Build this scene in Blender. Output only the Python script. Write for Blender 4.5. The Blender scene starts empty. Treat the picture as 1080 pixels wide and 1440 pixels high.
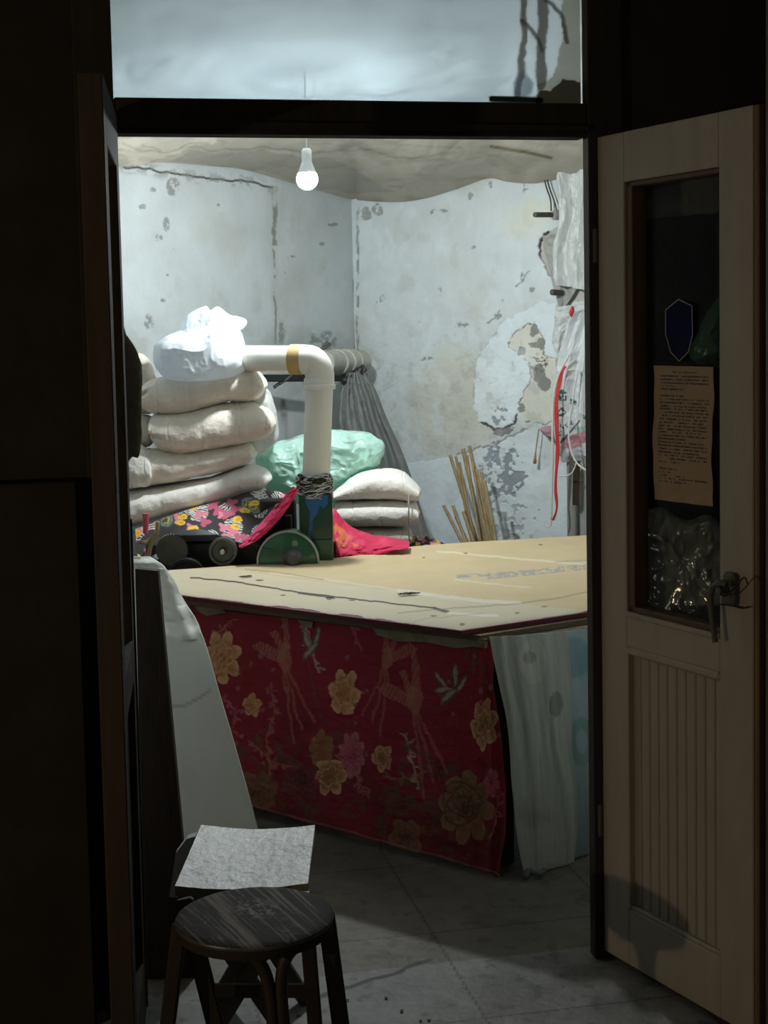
import bpy, math, random
import numpy as np
from mathutils import Vector
random.seed(7)
R = math.radians
SC = bpy.context.scene
COL = SC.collection

# ------------------------------------------------------------------ camera
F = 2100.0; CX = 540.0; CY = 635.0; H = 1.55
PITCH = math.atan((CY - 470.0) / F); ROLL = 0.02
fw = np.array([0, math.cos(PITCH), -math.sin(PITCH)])
up0 = np.array([0, math.sin(PITCH), math.cos(PITCH)])
rt0 = np.array([1.0, 0, 0])
rt = math.cos(ROLL) * rt0 - math.sin(ROLL) * up0
upv = math.cos(ROLL) * up0 + math.sin(ROLL) * rt0
CAM = np.array([0, 0, H])
cam_d = bpy.data.cameras.new('camera'); cam = bpy.data.objects.new('camera', cam_d); COL.objects.link(cam)
from mathutils import Matrix
cam.matrix_world = Matrix(((rt[0], upv[0], -fw[0], 0), (rt[1], upv[1], -fw[1], 0), (rt[2], upv[2], -fw[2], H), (0, 0, 0, 1)))
cam_d.sensor_fit = 'VERTICAL'; cam_d.sensor_height = 36; cam_d.lens = F / 1440 * 36
cam_d.shift_y = -(720 - CY) / 1440; cam_d.clip_start = 0.05
SC.camera = cam

def ray(px, py):
    px = np.asarray(px, float)[..., None]; py = np.asarray(py, float)[..., None]
    return fw + rt * (px - CX) / F - upv * (py - CY) / F
def at(px, py, Y):
    d = ray(px, py); return CAM + d * (np.asarray(Y, float) / d[..., 1])[..., None]
def atz(px, py, z):
    d = ray(px, py); return CAM + d * ((z - H) / d[..., 2])[..., None]
def atp(px, py, p0, n):
    d = ray(px, py); return CAM + d * (np.dot(np.array(p0) - CAM, n) / (d @ n))[..., None]
def proj(P):
    Q = P - CAM; w = Q @ fw
    return CX + F * (Q @ rt) / w, CY - F * (Q @ upv) / w

# ------------------------------------------------------------------ noise
def _h(ix, iy, iz, s):
    n = (ix * 374761393 + iy * 668265263 + iz * 2147483647 % 1013904223 * 97 + s * 1274126177).astype(np.int64) & 0xffffffff
    n = (n ^ (n >> 13)) * 1274126177 & 0xffffffff
    n = (n ^ (n >> 16)) * 2246822519 & 0xffffffff
    return ((n ^ (n >> 15)) & 0xffffff) / float(0xffffff)
def vn(x, y, z=0, s=0):
    x, y, z = np.broadcast_arrays(np.asarray(x, float), np.asarray(y, float), np.asarray(z, float))
    ix, iy, iz = np.floor(x).astype(np.int64), np.floor(y).astype(np.int64), np.floor(z).astype(np.int64)
    fx, fy, fz = x - ix, y - iy, z - iz
    fx, fy, fz = [t * t * (3 - 2 * t) for t in (fx, fy, fz)]
    o = 0
    for a in (0, 1):
        for b in (0, 1):
            for c in (0, 1):
                w = (fx if a else 1 - fx) * (fy if b else 1 - fy) * (fz if c else 1 - fz)
                o = o + w * _h(ix + a, iy + b, iz + c, s)
    return o
def fbm(x, y, z=0, s=0, o=4):
    t = 0; a = 0.5; tot = 0
    for k in range(o):
        f = 2 ** k; t = t + a * vn(np.asarray(x) * f, np.asarray(y) * f, np.asarray(z) * f, s + k * 17); tot += a; a *= 0.5
    return t / tot * 2 - 1
def ridge(x, y, z=0, s=0, o=3):
    t = 0; a = 0.6
    for k in range(o):
        f = 2 ** k
        t = t + a * (1 - np.abs(2 * vn(np.asarray(x) * f, np.asarray(y) * f, np.asarray(z) * f, s + k * 31) - 1)) ** 2; a *= 0.5
    return t
def sm(a, b, x):
    t = np.clip((x - a) / (b - a), 0, 1); return t * t * (3 - 2 * t)

# ------------------------------------------------------------------ paint helpers (2-D masks)
def inpoly(x, y, poly):
    c = np.zeros(np.shape(x), bool); n = len(poly)
    for i in range(n):
        x1, y1 = poly[i]; x2, y2 = poly[(i + 1) % n]
        if y1 == y2: continue
        m = ((y1 > y) != (y2 > y)) & (x < (x2 - x1) * (y - y1) / (y2 - y1) + x1)
        c ^= m
    return c
def dline(x, y, pts, closed=False):
    d = np.full(np.shape(x), 1e9)
    if closed: pts = list(pts) + [pts[0]]
    for (x1, y1), (x2, y2) in zip(pts[:-1], pts[1:]):
        L = (x2 - x1) ** 2 + (y2 - y1) ** 2 + 1e-9
        t = np.clip(((x - x1) * (x2 - x1) + (y - y1) * (y2 - y1)) / L, 0, 1)
        d = np.minimum(d, np.hypot(x - x1 - t * (x2 - x1), y - y1 - t * (y2 - y1)))
    return d
def over(c, m, col):
    m = np.clip(m, 0, 1)[..., None]; return c * (1 - m) + np.array(col) * m
def s2l(r, g, b):
    f = lambda v: (v / 255 / 12.92) if v / 255 <= .04045 else ((v / 255 + .055) / 1.055) ** 2.4
    return (f(r), f(g), f(b))

# ------------------------------------------------------------------ materials
def mat(name, col=(.5, .5, .5), rough=.6, metal=0, attr=False, var=0, vscale=8, stretch=(1, 1, 1), bump=0, bscale=40,
        trans=0, alpha=1, ior=1.5, coat=0, sheen=0, transl=0, spec=.5, emit=0, col2=None, bstretch=None):
    m = bpy.data.materials.new(name); m.use_nodes = True
    nt = m.node_tree; N = nt.nodes; L = nt.links; b = N['Principled BSDF']; out = N['Material Output']
    b.inputs['Roughness'].default_value = rough; b.inputs['Metallic'].default_value = metal
    b.inputs['Specular IOR Level'].default_value = spec
    b.inputs['Transmission Weight'].default_value = trans; b.inputs['Alpha'].default_value = alpha
    b.inputs['IOR'].default_value = ior
    b.inputs['Coat Weight'].default_value = coat; b.inputs['Sheen Weight'].default_value = sheen
    if emit:
        b.inputs['Emission Color'].default_value = (*col, 1); b.inputs['Emission Strength'].default_value = emit
    tc = N.new('ShaderNodeTexCoord')
    csock = None
    if attr:
        a = N.new('ShaderNodeAttribute'); a.attribute_name = 'tint'; csock = a.outputs['Color']
    if var or col2:
        mp = N.new('ShaderNodeMapping'); mp.inputs['Scale'].default_value = stretch; L.new(tc.outputs['Object'], mp.inputs['Vector'])
        n = N.new('ShaderNodeTexNoise'); n.inputs['Scale'].default_value = vscale; n.inputs['Detail'].default_value = 8
        n.inputs['Roughness'].default_value = .65; L.new(mp.outputs[0], n.inputs['Vector'])
        if col2:
            mx = N.new('ShaderNodeMix'); mx.data_type = 'RGBA'; mx.inputs[6].default_value = (*col, 1); mx.inputs[7].default_value = (*col2, 1)
            r = N.new('ShaderNodeMapRange'); r.inputs[1].default_value = .4; r.inputs[2].default_value = .62; L.new(n.outputs[0], r.inputs[0])
            L.new(r.outputs[0], mx.inputs[0]); csock = mx.outputs[2]
        if var:
            mr = N.new('ShaderNodeMapRange'); mr.inputs[1].default_value = .3; mr.inputs[2].default_value = .7
            mr.inputs[3].default_value = 1 - var; mr.inputs[4].default_value = 1 + var * .4; L.new(n.outputs[0], mr.inputs[0])
            vm = N.new('ShaderNodeVectorMath'); vm.operation = 'SCALE'
            if csock is not None: L.new(csock, vm.inputs[0])
            else: vm.inputs[0].default_value = col
            L.new(mr.outputs[0], vm.inputs['Scale']); csock = vm.outputs[0]
    if csock is not None: L.new(csock, b.inputs['Base Color'])
    else: b.inputs['Base Color'].default_value = (*col, 1)
    if bump:
        mp2 = N.new('ShaderNodeMapping'); mp2.inputs['Scale'].default_value = bstretch or stretch; L.new(tc.outputs['Object'], mp2.inputs['Vector'])
        n2 = N.new('ShaderNodeTexNoise'); n2.inputs['Scale'].default_value = bscale; n2.inputs['Detail'].default_value = 6; L.new(mp2.outputs[0], n2.inputs['Vector'])
        bp = N.new('ShaderNodeBump'); bp.inputs['Strength'].default_value = bump; bp.inputs['Distance'].default_value = .01
        L.new(n2.outputs[0], bp.inputs['Height']); L.new(bp.outputs[0], b.inputs['Normal'])
    if transl:
        t = N.new('ShaderNodeBsdfTranslucent'); ms = N.new('ShaderNodeMixShader'); ms.inputs[0].default_value = transl
        if csock is not None: L.new(csock, t.inputs[0])
        else: t.inputs[0].default_value = (*col, 1)
        L.new(b.outputs[0], ms.inputs[1]); L.new(t.outputs[0], ms.inputs[2]); L.new(ms.outputs[0], out.inputs[0])
    return m

M = {}
M['plaster'] = mat('plaster', attr=True, rough=.9, var=.1, vscale=5, bump=.35, bscale=30)
M['plain_plaster'] = mat('plain_plaster', (.66, .69, .68), .9, var=.15, vscale=4)
M['ceiling'] = mat('ceiling_paint', (.55, .55, .52), .9)
M['floor'] = mat('floor_concrete', attr=True, rough=.6, var=.35, vscale=9, bump=.4, bscale=25)
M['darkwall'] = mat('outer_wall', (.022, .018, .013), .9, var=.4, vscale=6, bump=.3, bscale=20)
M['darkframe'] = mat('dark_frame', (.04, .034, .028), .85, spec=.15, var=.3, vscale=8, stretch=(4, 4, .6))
M['brownframe'] = mat('brown_frame', (.10, .062, .03), .6, var=.4, vscale=8, stretch=(6, 6, .4))
M['dimbrown'] = mat('dim_brown', (.045, .028, .014), .7, var=.4, vscale=8, stretch=(6, 6, .4))
M['pinkpouch'] = mat('dull_pink', (.45, .28, .32), .7)
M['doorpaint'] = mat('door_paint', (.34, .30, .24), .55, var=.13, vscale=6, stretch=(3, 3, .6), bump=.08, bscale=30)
M['doorbrown'] = mat('door_brown', (.20, .115, .05), .6, var=.3, vscale=8, stretch=(4, 4, .5))
M['glass'] = mat('clear_glass', (.9, .93, .92), .03, trans=1, spec=.5, ior=1.13)
nt = M['glass'].node_tree; nt.nodes.clear(); o_ = nt.nodes.new('ShaderNodeOutputMaterial'); tp = nt.nodes.new('ShaderNodeBsdfTransparent'); tp.inputs[0].default_value = (.93, .94, .93, 1)
gl = nt.nodes.new('ShaderNodeBsdfGlossy'); gl.inputs['Roughness'].default_value = .06; fz = nt.nodes.new('ShaderNodeFresnel'); fz.inputs[0].default_value = 1.09; ms = nt.nodes.new('ShaderNodeMixShader')
nt.links.new(fz.outputs[0], ms.inputs[0]); nt.links.new(tp.outputs[0], ms.inputs[1]); nt.links.new(gl.outputs[0], ms.inputs[2]); nt.links.new(ms.outputs[0], o_.inputs[0])
M['frost'] = mat('filmed_glass', attr=True, rough=.35, transl=.75, var=.07, vscale=3)
M['quilt'] = mat('cotton_quilt', (.84, .79, .69), .95, var=.1, vscale=12, bump=.5, bscale=45, sheen=.2)
M['quiltw'] = mat('white_quilt', (.87, .85, .79), .95, var=.08, vscale=12, bump=.5, bscale=45, sheen=.2)
M['quiltd'] = mat('grey_quilt', (.62, .58, .50), .95, var=.15, vscale=12, bump=.5, bscale=45)
M['whitebag'] = mat('white_plastic', (.86, .92, .98), .36, bump=.4, bscale=22, transl=.25, coat=.2)
M['bagneck'] = mat('bag_neck', (.80, .86, .90), .3, bump=.8, bscale=28, alpha=.75, transl=.3)
M['clearbag'] = mat('cloudy_plastic', (.72, .74, .73), .3, bump=.6, bscale=30, alpha=.6)
M['greenbag'] = mat('mint_plastic', (.60, .90, .80), .2, var=.25, vscale=9, bump=.8, bscale=22, transl=.3, coat=.4)
M['pvc'] = mat('pvc_pipe', (.80, .77, .66), .35, var=.06, vscale=5)
M['pvcw'] = mat('pvc_white', (.82, .81, .74), .35)
M['oldpipe'] = mat('old_pipe', (.42, .42, .37), .6, var=.3, vscale=15)
M['tape'] = mat('tan_tape', (.58, .40, .16), .6, var=.2, vscale=20)
M['wrap'] = mat('wrap', (.05, .055, .08), .5, col2=(.62, .60, .60), vscale=60, stretch=(.5, .5, 3))
M['greenpaint'] = mat('green_enamel', (.018, .105, .05), .3, var=.35, vscale=10, coat=.4)
M['greendark'] = mat('dark_green_enamel', attr=True, rough=.35, coat=.4)
M['blackmetal'] = mat('black_metal', (.018, .018, .018), .45, var=.4, vscale=14)
M['pulley'] = mat('worn_pulley', (.10, .11, .11), .4, metal=.3, var=.4, vscale=30)
M['rubber'] = mat('rubber', (.012, .012, .012), .6)
M['steel'] = mat('steel', (.45, .45, .42), .35, metal=.8)
M['iron'] = mat('old_iron', (.09, .09, .075), .6, var=.3, vscale=30)
M['print'] = mat('printed_cloth', attr=True, rough=.9, bump=.3, bscale=200)
M['redprint'] = mat('red_printed_cloth', attr=True, rough=.75, bump=.15, bscale=150)
M['pink'] = mat('pink_cloth', attr=True, rough=.85, bump=.3, bscale=60)
M['cardboard'] = mat('cardboard', attr=True, rough=.7, var=.06, vscale=7, bump=.1, bscale=30)
M['layer'] = mat('board_layer', (.14, .095, .05), .7, var=.5, vscale=20, stretch=(1, 1, 6))
M['layerred'] = mat('red_layer', (.12, .012, .018), .7, var=.4, vscale=14)
M['ply'] = mat('plywood', (.30, .24, .16), .8, var=.4, vscale=15)
M['tablebox'] = mat('table_box', (.03, .02, .018), .8)
M['greycloth'] = mat('dusty_cloth', attr=True, rough=.95, bump=.4, bscale=40)
M['curtain'] = mat('grey_curtain', attr=True, rough=.7, transl=.2, bump=.15, bscale=40)
M['sheet'] = mat('white_sheet', attr=True, rough=.4, bump=.12, bscale=12)
M['plank'] = mat('dark_plank', (.045, .026, .014), .75, var=.4, vscale=10, stretch=(5, 5, .5), bump=.3, bscale=30)
M['tarp'] = mat('tarp', attr=True, rough=.85, transl=.15, var=.12, vscale=5, bump=.25, bscale=14)
M['bamboo'] = mat('bamboo', (.40, .29, .15), .6, var=.4, vscale=14, stretch=(3, 3, 1))
M['wire'] = mat('wire', (.07, .07, .06), .6)
M['plastic'] = mat('wall_plastic', (.62, .66, .65), .3, bump=.6, bscale=22, var=.15, vscale=9, stretch=(3, 3, .7))
M['greyfoil'] = mat('grey_foil', (.36, .36, .34), .5, bump=.4, bscale=25)
M['bagprint'] = mat('printed_bag', attr=True, rough=.35, bump=.5, bscale=28)
M['redcord'] = mat('red_ribbon', (.60, .035, .03), .6, var=.3, vscale=25)
M['whitecord'] = mat('white_cord', (.72, .70, .66), .7)
M['tan'] = mat('tan_cord', (.38, .27, .13), .8)
M['seatdark'] = mat('worn_seat', attr=True, spec=.18, rough=.75, bump=.25, bscale=60, bstretch=(1, 6, 1))
M['stoolwood'] = mat('stool_dark_wood', (.028, .02, .015), .5, var=.4, vscale=10)
M['stoolbrown'] = mat('stool_brown_wood', (.05, .036, .025), .55, var=.4, vscale=10)
M['board'] = mat('worn_grey_board', attr=True, spec=1, sheen=.4, rough=.5, bump=.4, bscale=45)
M['boardside'] = mat('board_side', (.16, .14, .11), .7, var=.4, vscale=15)
M['paper'] = mat('brown_paper', attr=True, rough=.7, bump=.15, bscale=30)
M['bluetag'] = mat('blue_tag', (.012, .016, .05), .95, spec=.05)
M['debris'] = mat('debris', (.11, .085, .05), .8)
M['bulb'] = mat('bulb_glow', (.95, 1, 1), .4, emit=640)
M['bulbbase'] = mat('bulb_base', (.75, .77, .75), .4)
M['glossfoil'] = mat('crumpled_film', (.55, .58, .56), .14, metal=.5, bump=.9, bscale=16, var=.4, vscale=6)
M['greyfab'] = mat('pale_fabric', (.16, .16, .155), .9, var=.3, vscale=6)
M['darkfabric'] = mat('dark_fabric', (.34, .31, .27), .95, var=.3, vscale=10)
M['greenleaf'] = mat('green_film', (.06, .14, .10), .2, bump=.8, bscale=25)

# ------------------------------------------------------------------ mesh helpers
class MB:
    def __init__(s): s.v = []; s.f = []; s.mi = []; s.n = 0; s.c = []
    def add(s, v, f, mi=0, c=None):
        v = np.asarray(v, float).reshape(-1, 3); k = s.n
        s.v.append(v); s.n += len(v)
        f = [tuple(int(i) + k for i in q) for q in f] if not isinstance(f, np.ndarray) else (f + k).tolist()
        s.f += f; s.mi += [mi] * len(f)
        if c is None: c = np.full((len(v), 3), .5)
        s.c.append(np.broadcast_to(np.asarray(c, float), (len(v), 3)))
        return s
    def box(s, c, size, ax=None, mi=0, col=None, bev=0):
        # c centre; ax 3x3 rows = axes; chamfered box
        ax = np.eye(3) if ax is None else np.asarray(ax, float); hx, hy, hz = [t / 2 for t in size]
        b = min(bev, hx * .9, hy * .9, hz * .9)
        if b <= 0:
            q = [(x, y, z) for x in (-hx, hx) for y in (-hy, hy) for z in (-hz, hz)]
            f = [(0, 1, 3, 2), (4, 6, 7, 5), (0, 4, 5, 1), (2, 3, 7, 6), (0, 2, 6, 4), (1, 5, 7, 3)]
        else:
            q = []; idx = {}
            for sx in (-1, 1):
                for sy in (-1, 1):
                    for sz in (-1, 1):
                        for a in range(3):
                            p = [sx * hx, sy * hy, sz * hz]
                            for j, sg in enumerate((sx, sy, sz)):
                                if j != a: p[j] -= sg * b
                            idx[(sx, sy, sz, a)] = len(q); q.append(p)
            f = []
            for a in range(3):
                o = [j for j in range(3) if j != a]
                for sg in (-1, 1):
                    l = []
                    for u, w in ((-1, -1), (1, -1), (1, 1), (-1, 1)):
                        k = [0, 0, 0]; k[a] = sg; k[o[0]] = u; k[o[1]] = w; l.append(idx[(*k, a)])
                    f.append(l if sg * (1 if a != 1 else -1) > 0 else l[::-1])
            for a in range(3):
                o = [j for j in range(3) if j != a]
                for u in (-1, 1):
                    for w in (-1, 1):
                        def K(t, face):
                            k = [0, 0, 0]; k[a] = t; k[o[0]] = u; k[o[1]] = w; return idx[(*k, face)]
                        f.append([K(-1, o[0]), K(1, o[0]), K(1, o[1]), K(-1, o[1])])
            for sx in (-1, 1):
                for sy in (-1, 1):
                    for sz in (-1, 1):
                        f.append([idx[(sx, sy, sz, a)] for a in range(3)])
        P = np.array(q) @ ax + np.array(c)
        return s.add(P, f, mi, col)
    def bar(s, a, b, w, h, mi=0, upd=(0, 0, 1), bev=.002, col=None):
        a, b = np.array(a, float), np.array(b, float); d = b - a; L = np.linalg.norm(d); d /= L
        u = np.array(upd, float); u = u - d * np.dot(u, d)
        if np.linalg.norm(u) < 1e-4: u = np.array([0, 1, 0]) - d * d[1]
        u /= np.linalg.norm(u); w_ = np.cross(d, u)
        return s.box((a + b) / 2, (L, w, h), (d, w_, u), mi, col, bev)
    def tube(s, pts, r, n=12, mi=0, col=None, cap=True):
        P = np.array(pts, float); m = len(P); r = np.broadcast_to(np.asarray(r, float), (m,))
        T = np.gradient(P, axis=0) if m > 2 else np.array([P[1] - P[0]] * 2); T /= np.linalg.norm(T, axis=1)[:, None] + 1e-12
        u = np.cross(T[0], [0, 0, 1]);
        if np.linalg.norm(u) < 1e-3: u = np.cross(T[0], [0, 1, 0])
        V = []
        for i in range(m):
            u = u - T[i] * np.dot(u, T[i]); u /= np.linalg.norm(u); w = np.cross(T[i], u)
            for k in range(n):
                a = 2 * math.pi * k / n; V.append(P[i] + r[i] * (math.cos(a) * u + math.sin(a) * w))
        f = [(i * n + k, i * n + (k + 1) % n, (i + 1) * n + (k + 1) % n, (i + 1) * n + k) for i in range(m - 1) for k in range(n)]
        if cap: f += [tuple(range(n))[::-1], tuple((m - 1) * n + k for k in range(n))]
        return s.add(V, f, mi, col)
    def lathe(s, prof, c, axis=(0, 0, 1), n=32, mi=0, col=None, cap=0):
        # prof: list (r, t) along axis
        a = np.array(axis, float); a /= np.linalg.norm(a); u = np.cross(a, [0, 0, 1])
        if np.linalg.norm(u) < 1e-3: u = np.array([1.0, 0, 0])
        u /= np.linalg.norm(u); w = np.cross(a, u); c = np.array(c, float); V = []
        for r, t in prof:
            for k in range(n):
                g = 2 * math.pi * k / n; V.append(c + a * t + max(r, 1e-5) * (math.cos(g) * u + math.sin(g) * w))
        m = len(prof)
        f = [(i * n + k, i * n + (k + 1) % n, (i + 1) * n + (k + 1) % n, (i + 1) * n + k) for i in range(m - 1) for k in range(n)]
        if cap or prof[0][0] < 1e-4: f += [tuple(range(n))[::-1]]
        if prof[-1][0] < 1e-4: f += [tuple((m - 1) * n + k for k in range(n))]
        return s.add(V, f, mi, col)
    def grid(s, G, c=None, mi=0):
        nu, nv = G.shape[:2]; i = np.arange(nu - 1)[:, None] * nv + np.arange(nv - 1)[None, :]
        f = np.stack([i, i + nv, i + nv + 1, i + 1], -1).reshape(-1, 4)
        return s.add(G.reshape(-1, 3), f, mi, None if c is None else np.asarray(c).reshape(-1, 3))
    def slab(s, G, T, c=None, mi=0, cside=None):
        # thick sheet: G front grid, T offset vector or grid
        B = G + T; nu, nv = G.shape[:2]
        s.grid(G, c, mi)
        i = np.arange(nu - 1)[:, None] * nv + np.arange(nv - 1)[None, :]
        f = np.stack([i + 1, i + nv + 1, i + nv, i], -1).reshape(-1, 4)
        s.add(B.reshape(-1, 3), f, mi, None if c is None else np.asarray(c).reshape(-1, 3))
        ring = [(a, 0) for a in range(nu)] + [(nu - 1, b) for b in range(1, nv)] + [(a, nv - 1) for a in range(nu - 2, -1, -1)] + [(0, b) for b in range(nv - 2, 0, -1)]
        g = np.array([G[a, b] for a, b in ring] + [B[a, b] for a, b in ring]); n = len(ring)
        cc = None if c is None else np.array([c[a, b] for a, b in ring] * 2)
        s.add(g, [(k, (k + 1) % n, n + (k + 1) % n, n + k) for k in range(n)], mi, cc if cside is None else cside)
        return s
    def build(s, name, m, parent=None, smooth=False, origin=None, label=None):
        V = np.concatenate(s.v); Cc = np.concatenate(s.c)
        if parent is not None: origin = parent['_o']
        elif origin is None:
            lo, hi = V.min(0), V.max(0); origin = [(lo[0] + hi[0]) / 2, (lo[1] + hi[1]) / 2, lo[2]]
        origin = np.array(list(origin), float)
        me = bpy.data.meshes.new(name); me.from_pydata((V - origin).tolist(), [], s.f)
        for x in (m if isinstance(m, (list, tuple)) else [m]): me.materials.append(M[x])
        me.polygons.foreach_set('material_index', s.mi)
        at_ = me.attributes.new('tint', 'FLOAT_COLOR', 'POINT')
        at_.data.foreach_set('color', np.concatenate([Cc, np.ones((len(Cc), 1))], 1).astype(np.float32).ravel())
        if smooth is not False:
            me.polygons.foreach_set('use_smooth', [True] * len(me.polygons))
        me.update(); me.validate()
        if smooth is not False and smooth is not True: me.set_sharp_from_angle(angle=R(smooth))
        o = bpy.data.objects.new(name, me); COL.objects.link(o)
        if parent is not None: o.parent = parent; 
        else: o.location = origin
        o['_o'] = list(origin)
        if label: o['label'] = label
        return o

def tag(o, label=None, cat=None, group=None, kind=None):
    if label: o['label'] = label
    if cat: o['category'] = cat
    if group: o['group'] = group
    if kind: o['kind'] = kind
    return o
def thing(name, label, cat, loc, group=None):
    o = bpy.data.objects.new(name, None); COL.objects.link(o); o.location = [float(t) for t in loc]; o.empty_display_size = .05
    o['_o'] = [float(t) for t in loc]; return tag(o, label, cat, group)
def struct(o): o['kind'] = 'structure'; return o
def lin(a, b, n): return np.linspace(a, b, n)
def crv(pts, n):
    """Catmull-Rom resample of points (any dim)"""
    P = np.array(pts, float); m = len(P); t = np.linspace(0, m - 1, n); o = []
    Q = np.vstack([2 * P[0] - P[1], P, 2 * P[-1] - P[-2]])
    for x in t:
        i = min(int(x), m - 2); u = x - i; a, b, c, d = Q[i:i + 4]
        o.append(.5 * ((2 * b) + (-a + c) * u + (2 * a - 5 * b + 4 * c - d) * u * u + (-a + 3 * b - 3 * c + d) * u ** 3))
    return np.array(o)
def crvc(pts, n):
    P = np.array(pts, float); m = len(P); o = []
    for x in np.arange(n) / n * m:
        i = int(x); u = x - i; a, b, c, d = P[(i - 1) % m], P[i % m], P[(i + 1) % m], P[(i + 2) % m]
        o.append(.5 * ((2 * b) + (-a + c) * u + (2 * a - 5 * b + 4 * c - d) * u * u + (-a + 3 * b - 3 * c + d) * u ** 3))
    return np.array(o)

def inflate(mb, poly, D, tf, tb=None, ctr=None, crump=.0, cs=8, seed=1, n=150, rings=44, pw=2.2, colf=None, col=None, mi=0, smooth_poly=True, dtop=0):
    tb = tf if tb is None else tb
    B = crvc(poly, n) if smooth_poly else np.array(poly, float)
    c = np.array(ctr if ctr is not None else B.mean(0), float); n = len(B)
    for side, th in ((-1, tf), (1, tb)):
        rr = np.sin(lin(0, math.pi / 2, rings))
        px = c[0] + (B[:, 0] - c[0])[None] * rr[:, None]; py = c[1] + (B[:, 1] - c[1])[None] * rr[:, None]
        dep = side * th * np.sqrt(np.clip(1 - rr ** pw, 0, 1))[:, None] * np.ones((1, n))
        P = at(px, py, D)
        P[..., 1] += dep
        if dtop: P[..., 1] += dtop * (P[..., 2] - P[..., 2].min())
        if crump:
            k = 1.0
            d = (ridge(P[..., 0] * cs, P[..., 1] * cs, P[..., 2] * cs, seed) - .5) * crump
            fade = (1 - rr ** 8)[:, None] if side < 0 else (1 - rr ** 8)[:, None]
            P[..., 1] += side * d * fade
            P[..., 0] += fbm(P[..., 2] * cs * 1.4, P[..., 1] * cs, P[..., 0] * cs, seed + 5) * crump * .35
            P[..., 2] += fbm(P[..., 0] * cs * 1.4, P[..., 2] * cs, P[..., 1] * cs, seed + 9) * crump * .35
        P = np.concatenate([P, P[:, :1]], 1)
        C_ = None
        if colf is not None: C_ = colf(*proj(P.reshape(-1, 3))).reshape(*P.shape)
        elif col is not None: C_ = np.broadcast_to(np.array(col), P.shape)
        mb.grid(P if side < 0 else P[::-1], C_ if side < 0 or C_ is None else C_[::-1], mi)
    return mb

def solid_poly(mb, pts3, T, mi=0, col=None):
    """extruded polygon: pts3 list of 3-D points, T offset vector"""
    P = np.array(pts3, float); n = len(P); Q = P + np.array(T)
    mb.add(np.vstack([P, Q]), [tuple(range(n)), tuple(range(2 * n - 1, n - 1, -1))] + [(k, n + k, n + (k + 1) % n, (k + 1) % n) for k in range(n)], mi, col)
    return mb

# ================================================================== SETTING
K0 = np.array([-.14, 7.75, 0]); dL = np.array([-.61, -.79, 0]); dL /= np.linalg.norm(dL)
dR = np.array([.79, -.61, 0]); dR /= np.linalg.norm(dR)
nL = np.array([-dL[1], dL[0], 0]); nR = np.array([-dR[1], dR[0], 0])      # plane normals
ZC = 2.75
def warp(x, y, a=6, s=3, sc=.04): return x + a * fbm(x * sc, y * sc, 0, s), y + a * fbm(x * sc, y * sc, 9, s + 4)

WHITE = np.array(s2l(203, 212, 214)); BLUEW = np.array(s2l(216, 227, 232)); BEIGE = np.array(s2l(196, 190, 172)); OLD = np.array(s2l(186, 188, 178)); DK = np.array(s2l(108, 106, 100)); GR = np.array(s2l(135, 136, 132))
def paint_common(x, y, s):
    c = np.broadcast_to(WHITE, (len(x), 3)).copy()
    c = over(c, sm(.1, .6, fbm(x * .012, y * .012, 0, s)) * .45, OLD)
    c = over(c, sm(.0, .6, fbm(x * .02, y * .006, 3, s + 2)) * .35, BLUEW)
    sp = vn(x * .10, y * .08, 0, s + 8) * .62 + vn(x * .34, y * .28, 0, s + 9) * .38          # small chips
    gate = sm(.55, .9, vn(x * .012, y * .014, 2, s + 11))
    c = over(c, sm(.965, .99, sp + gate * .08) * .45, GR)
    c = over(c, sm(.25, .6, fbm(x * .05, y * .03, 2, s + 31)) * .25, OLD * .9)
    c = over(c, sm(.55, .9, fbm(x * .3, y * .3, 1, s + 14)) * .15, DK)
    return c * .93
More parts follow.
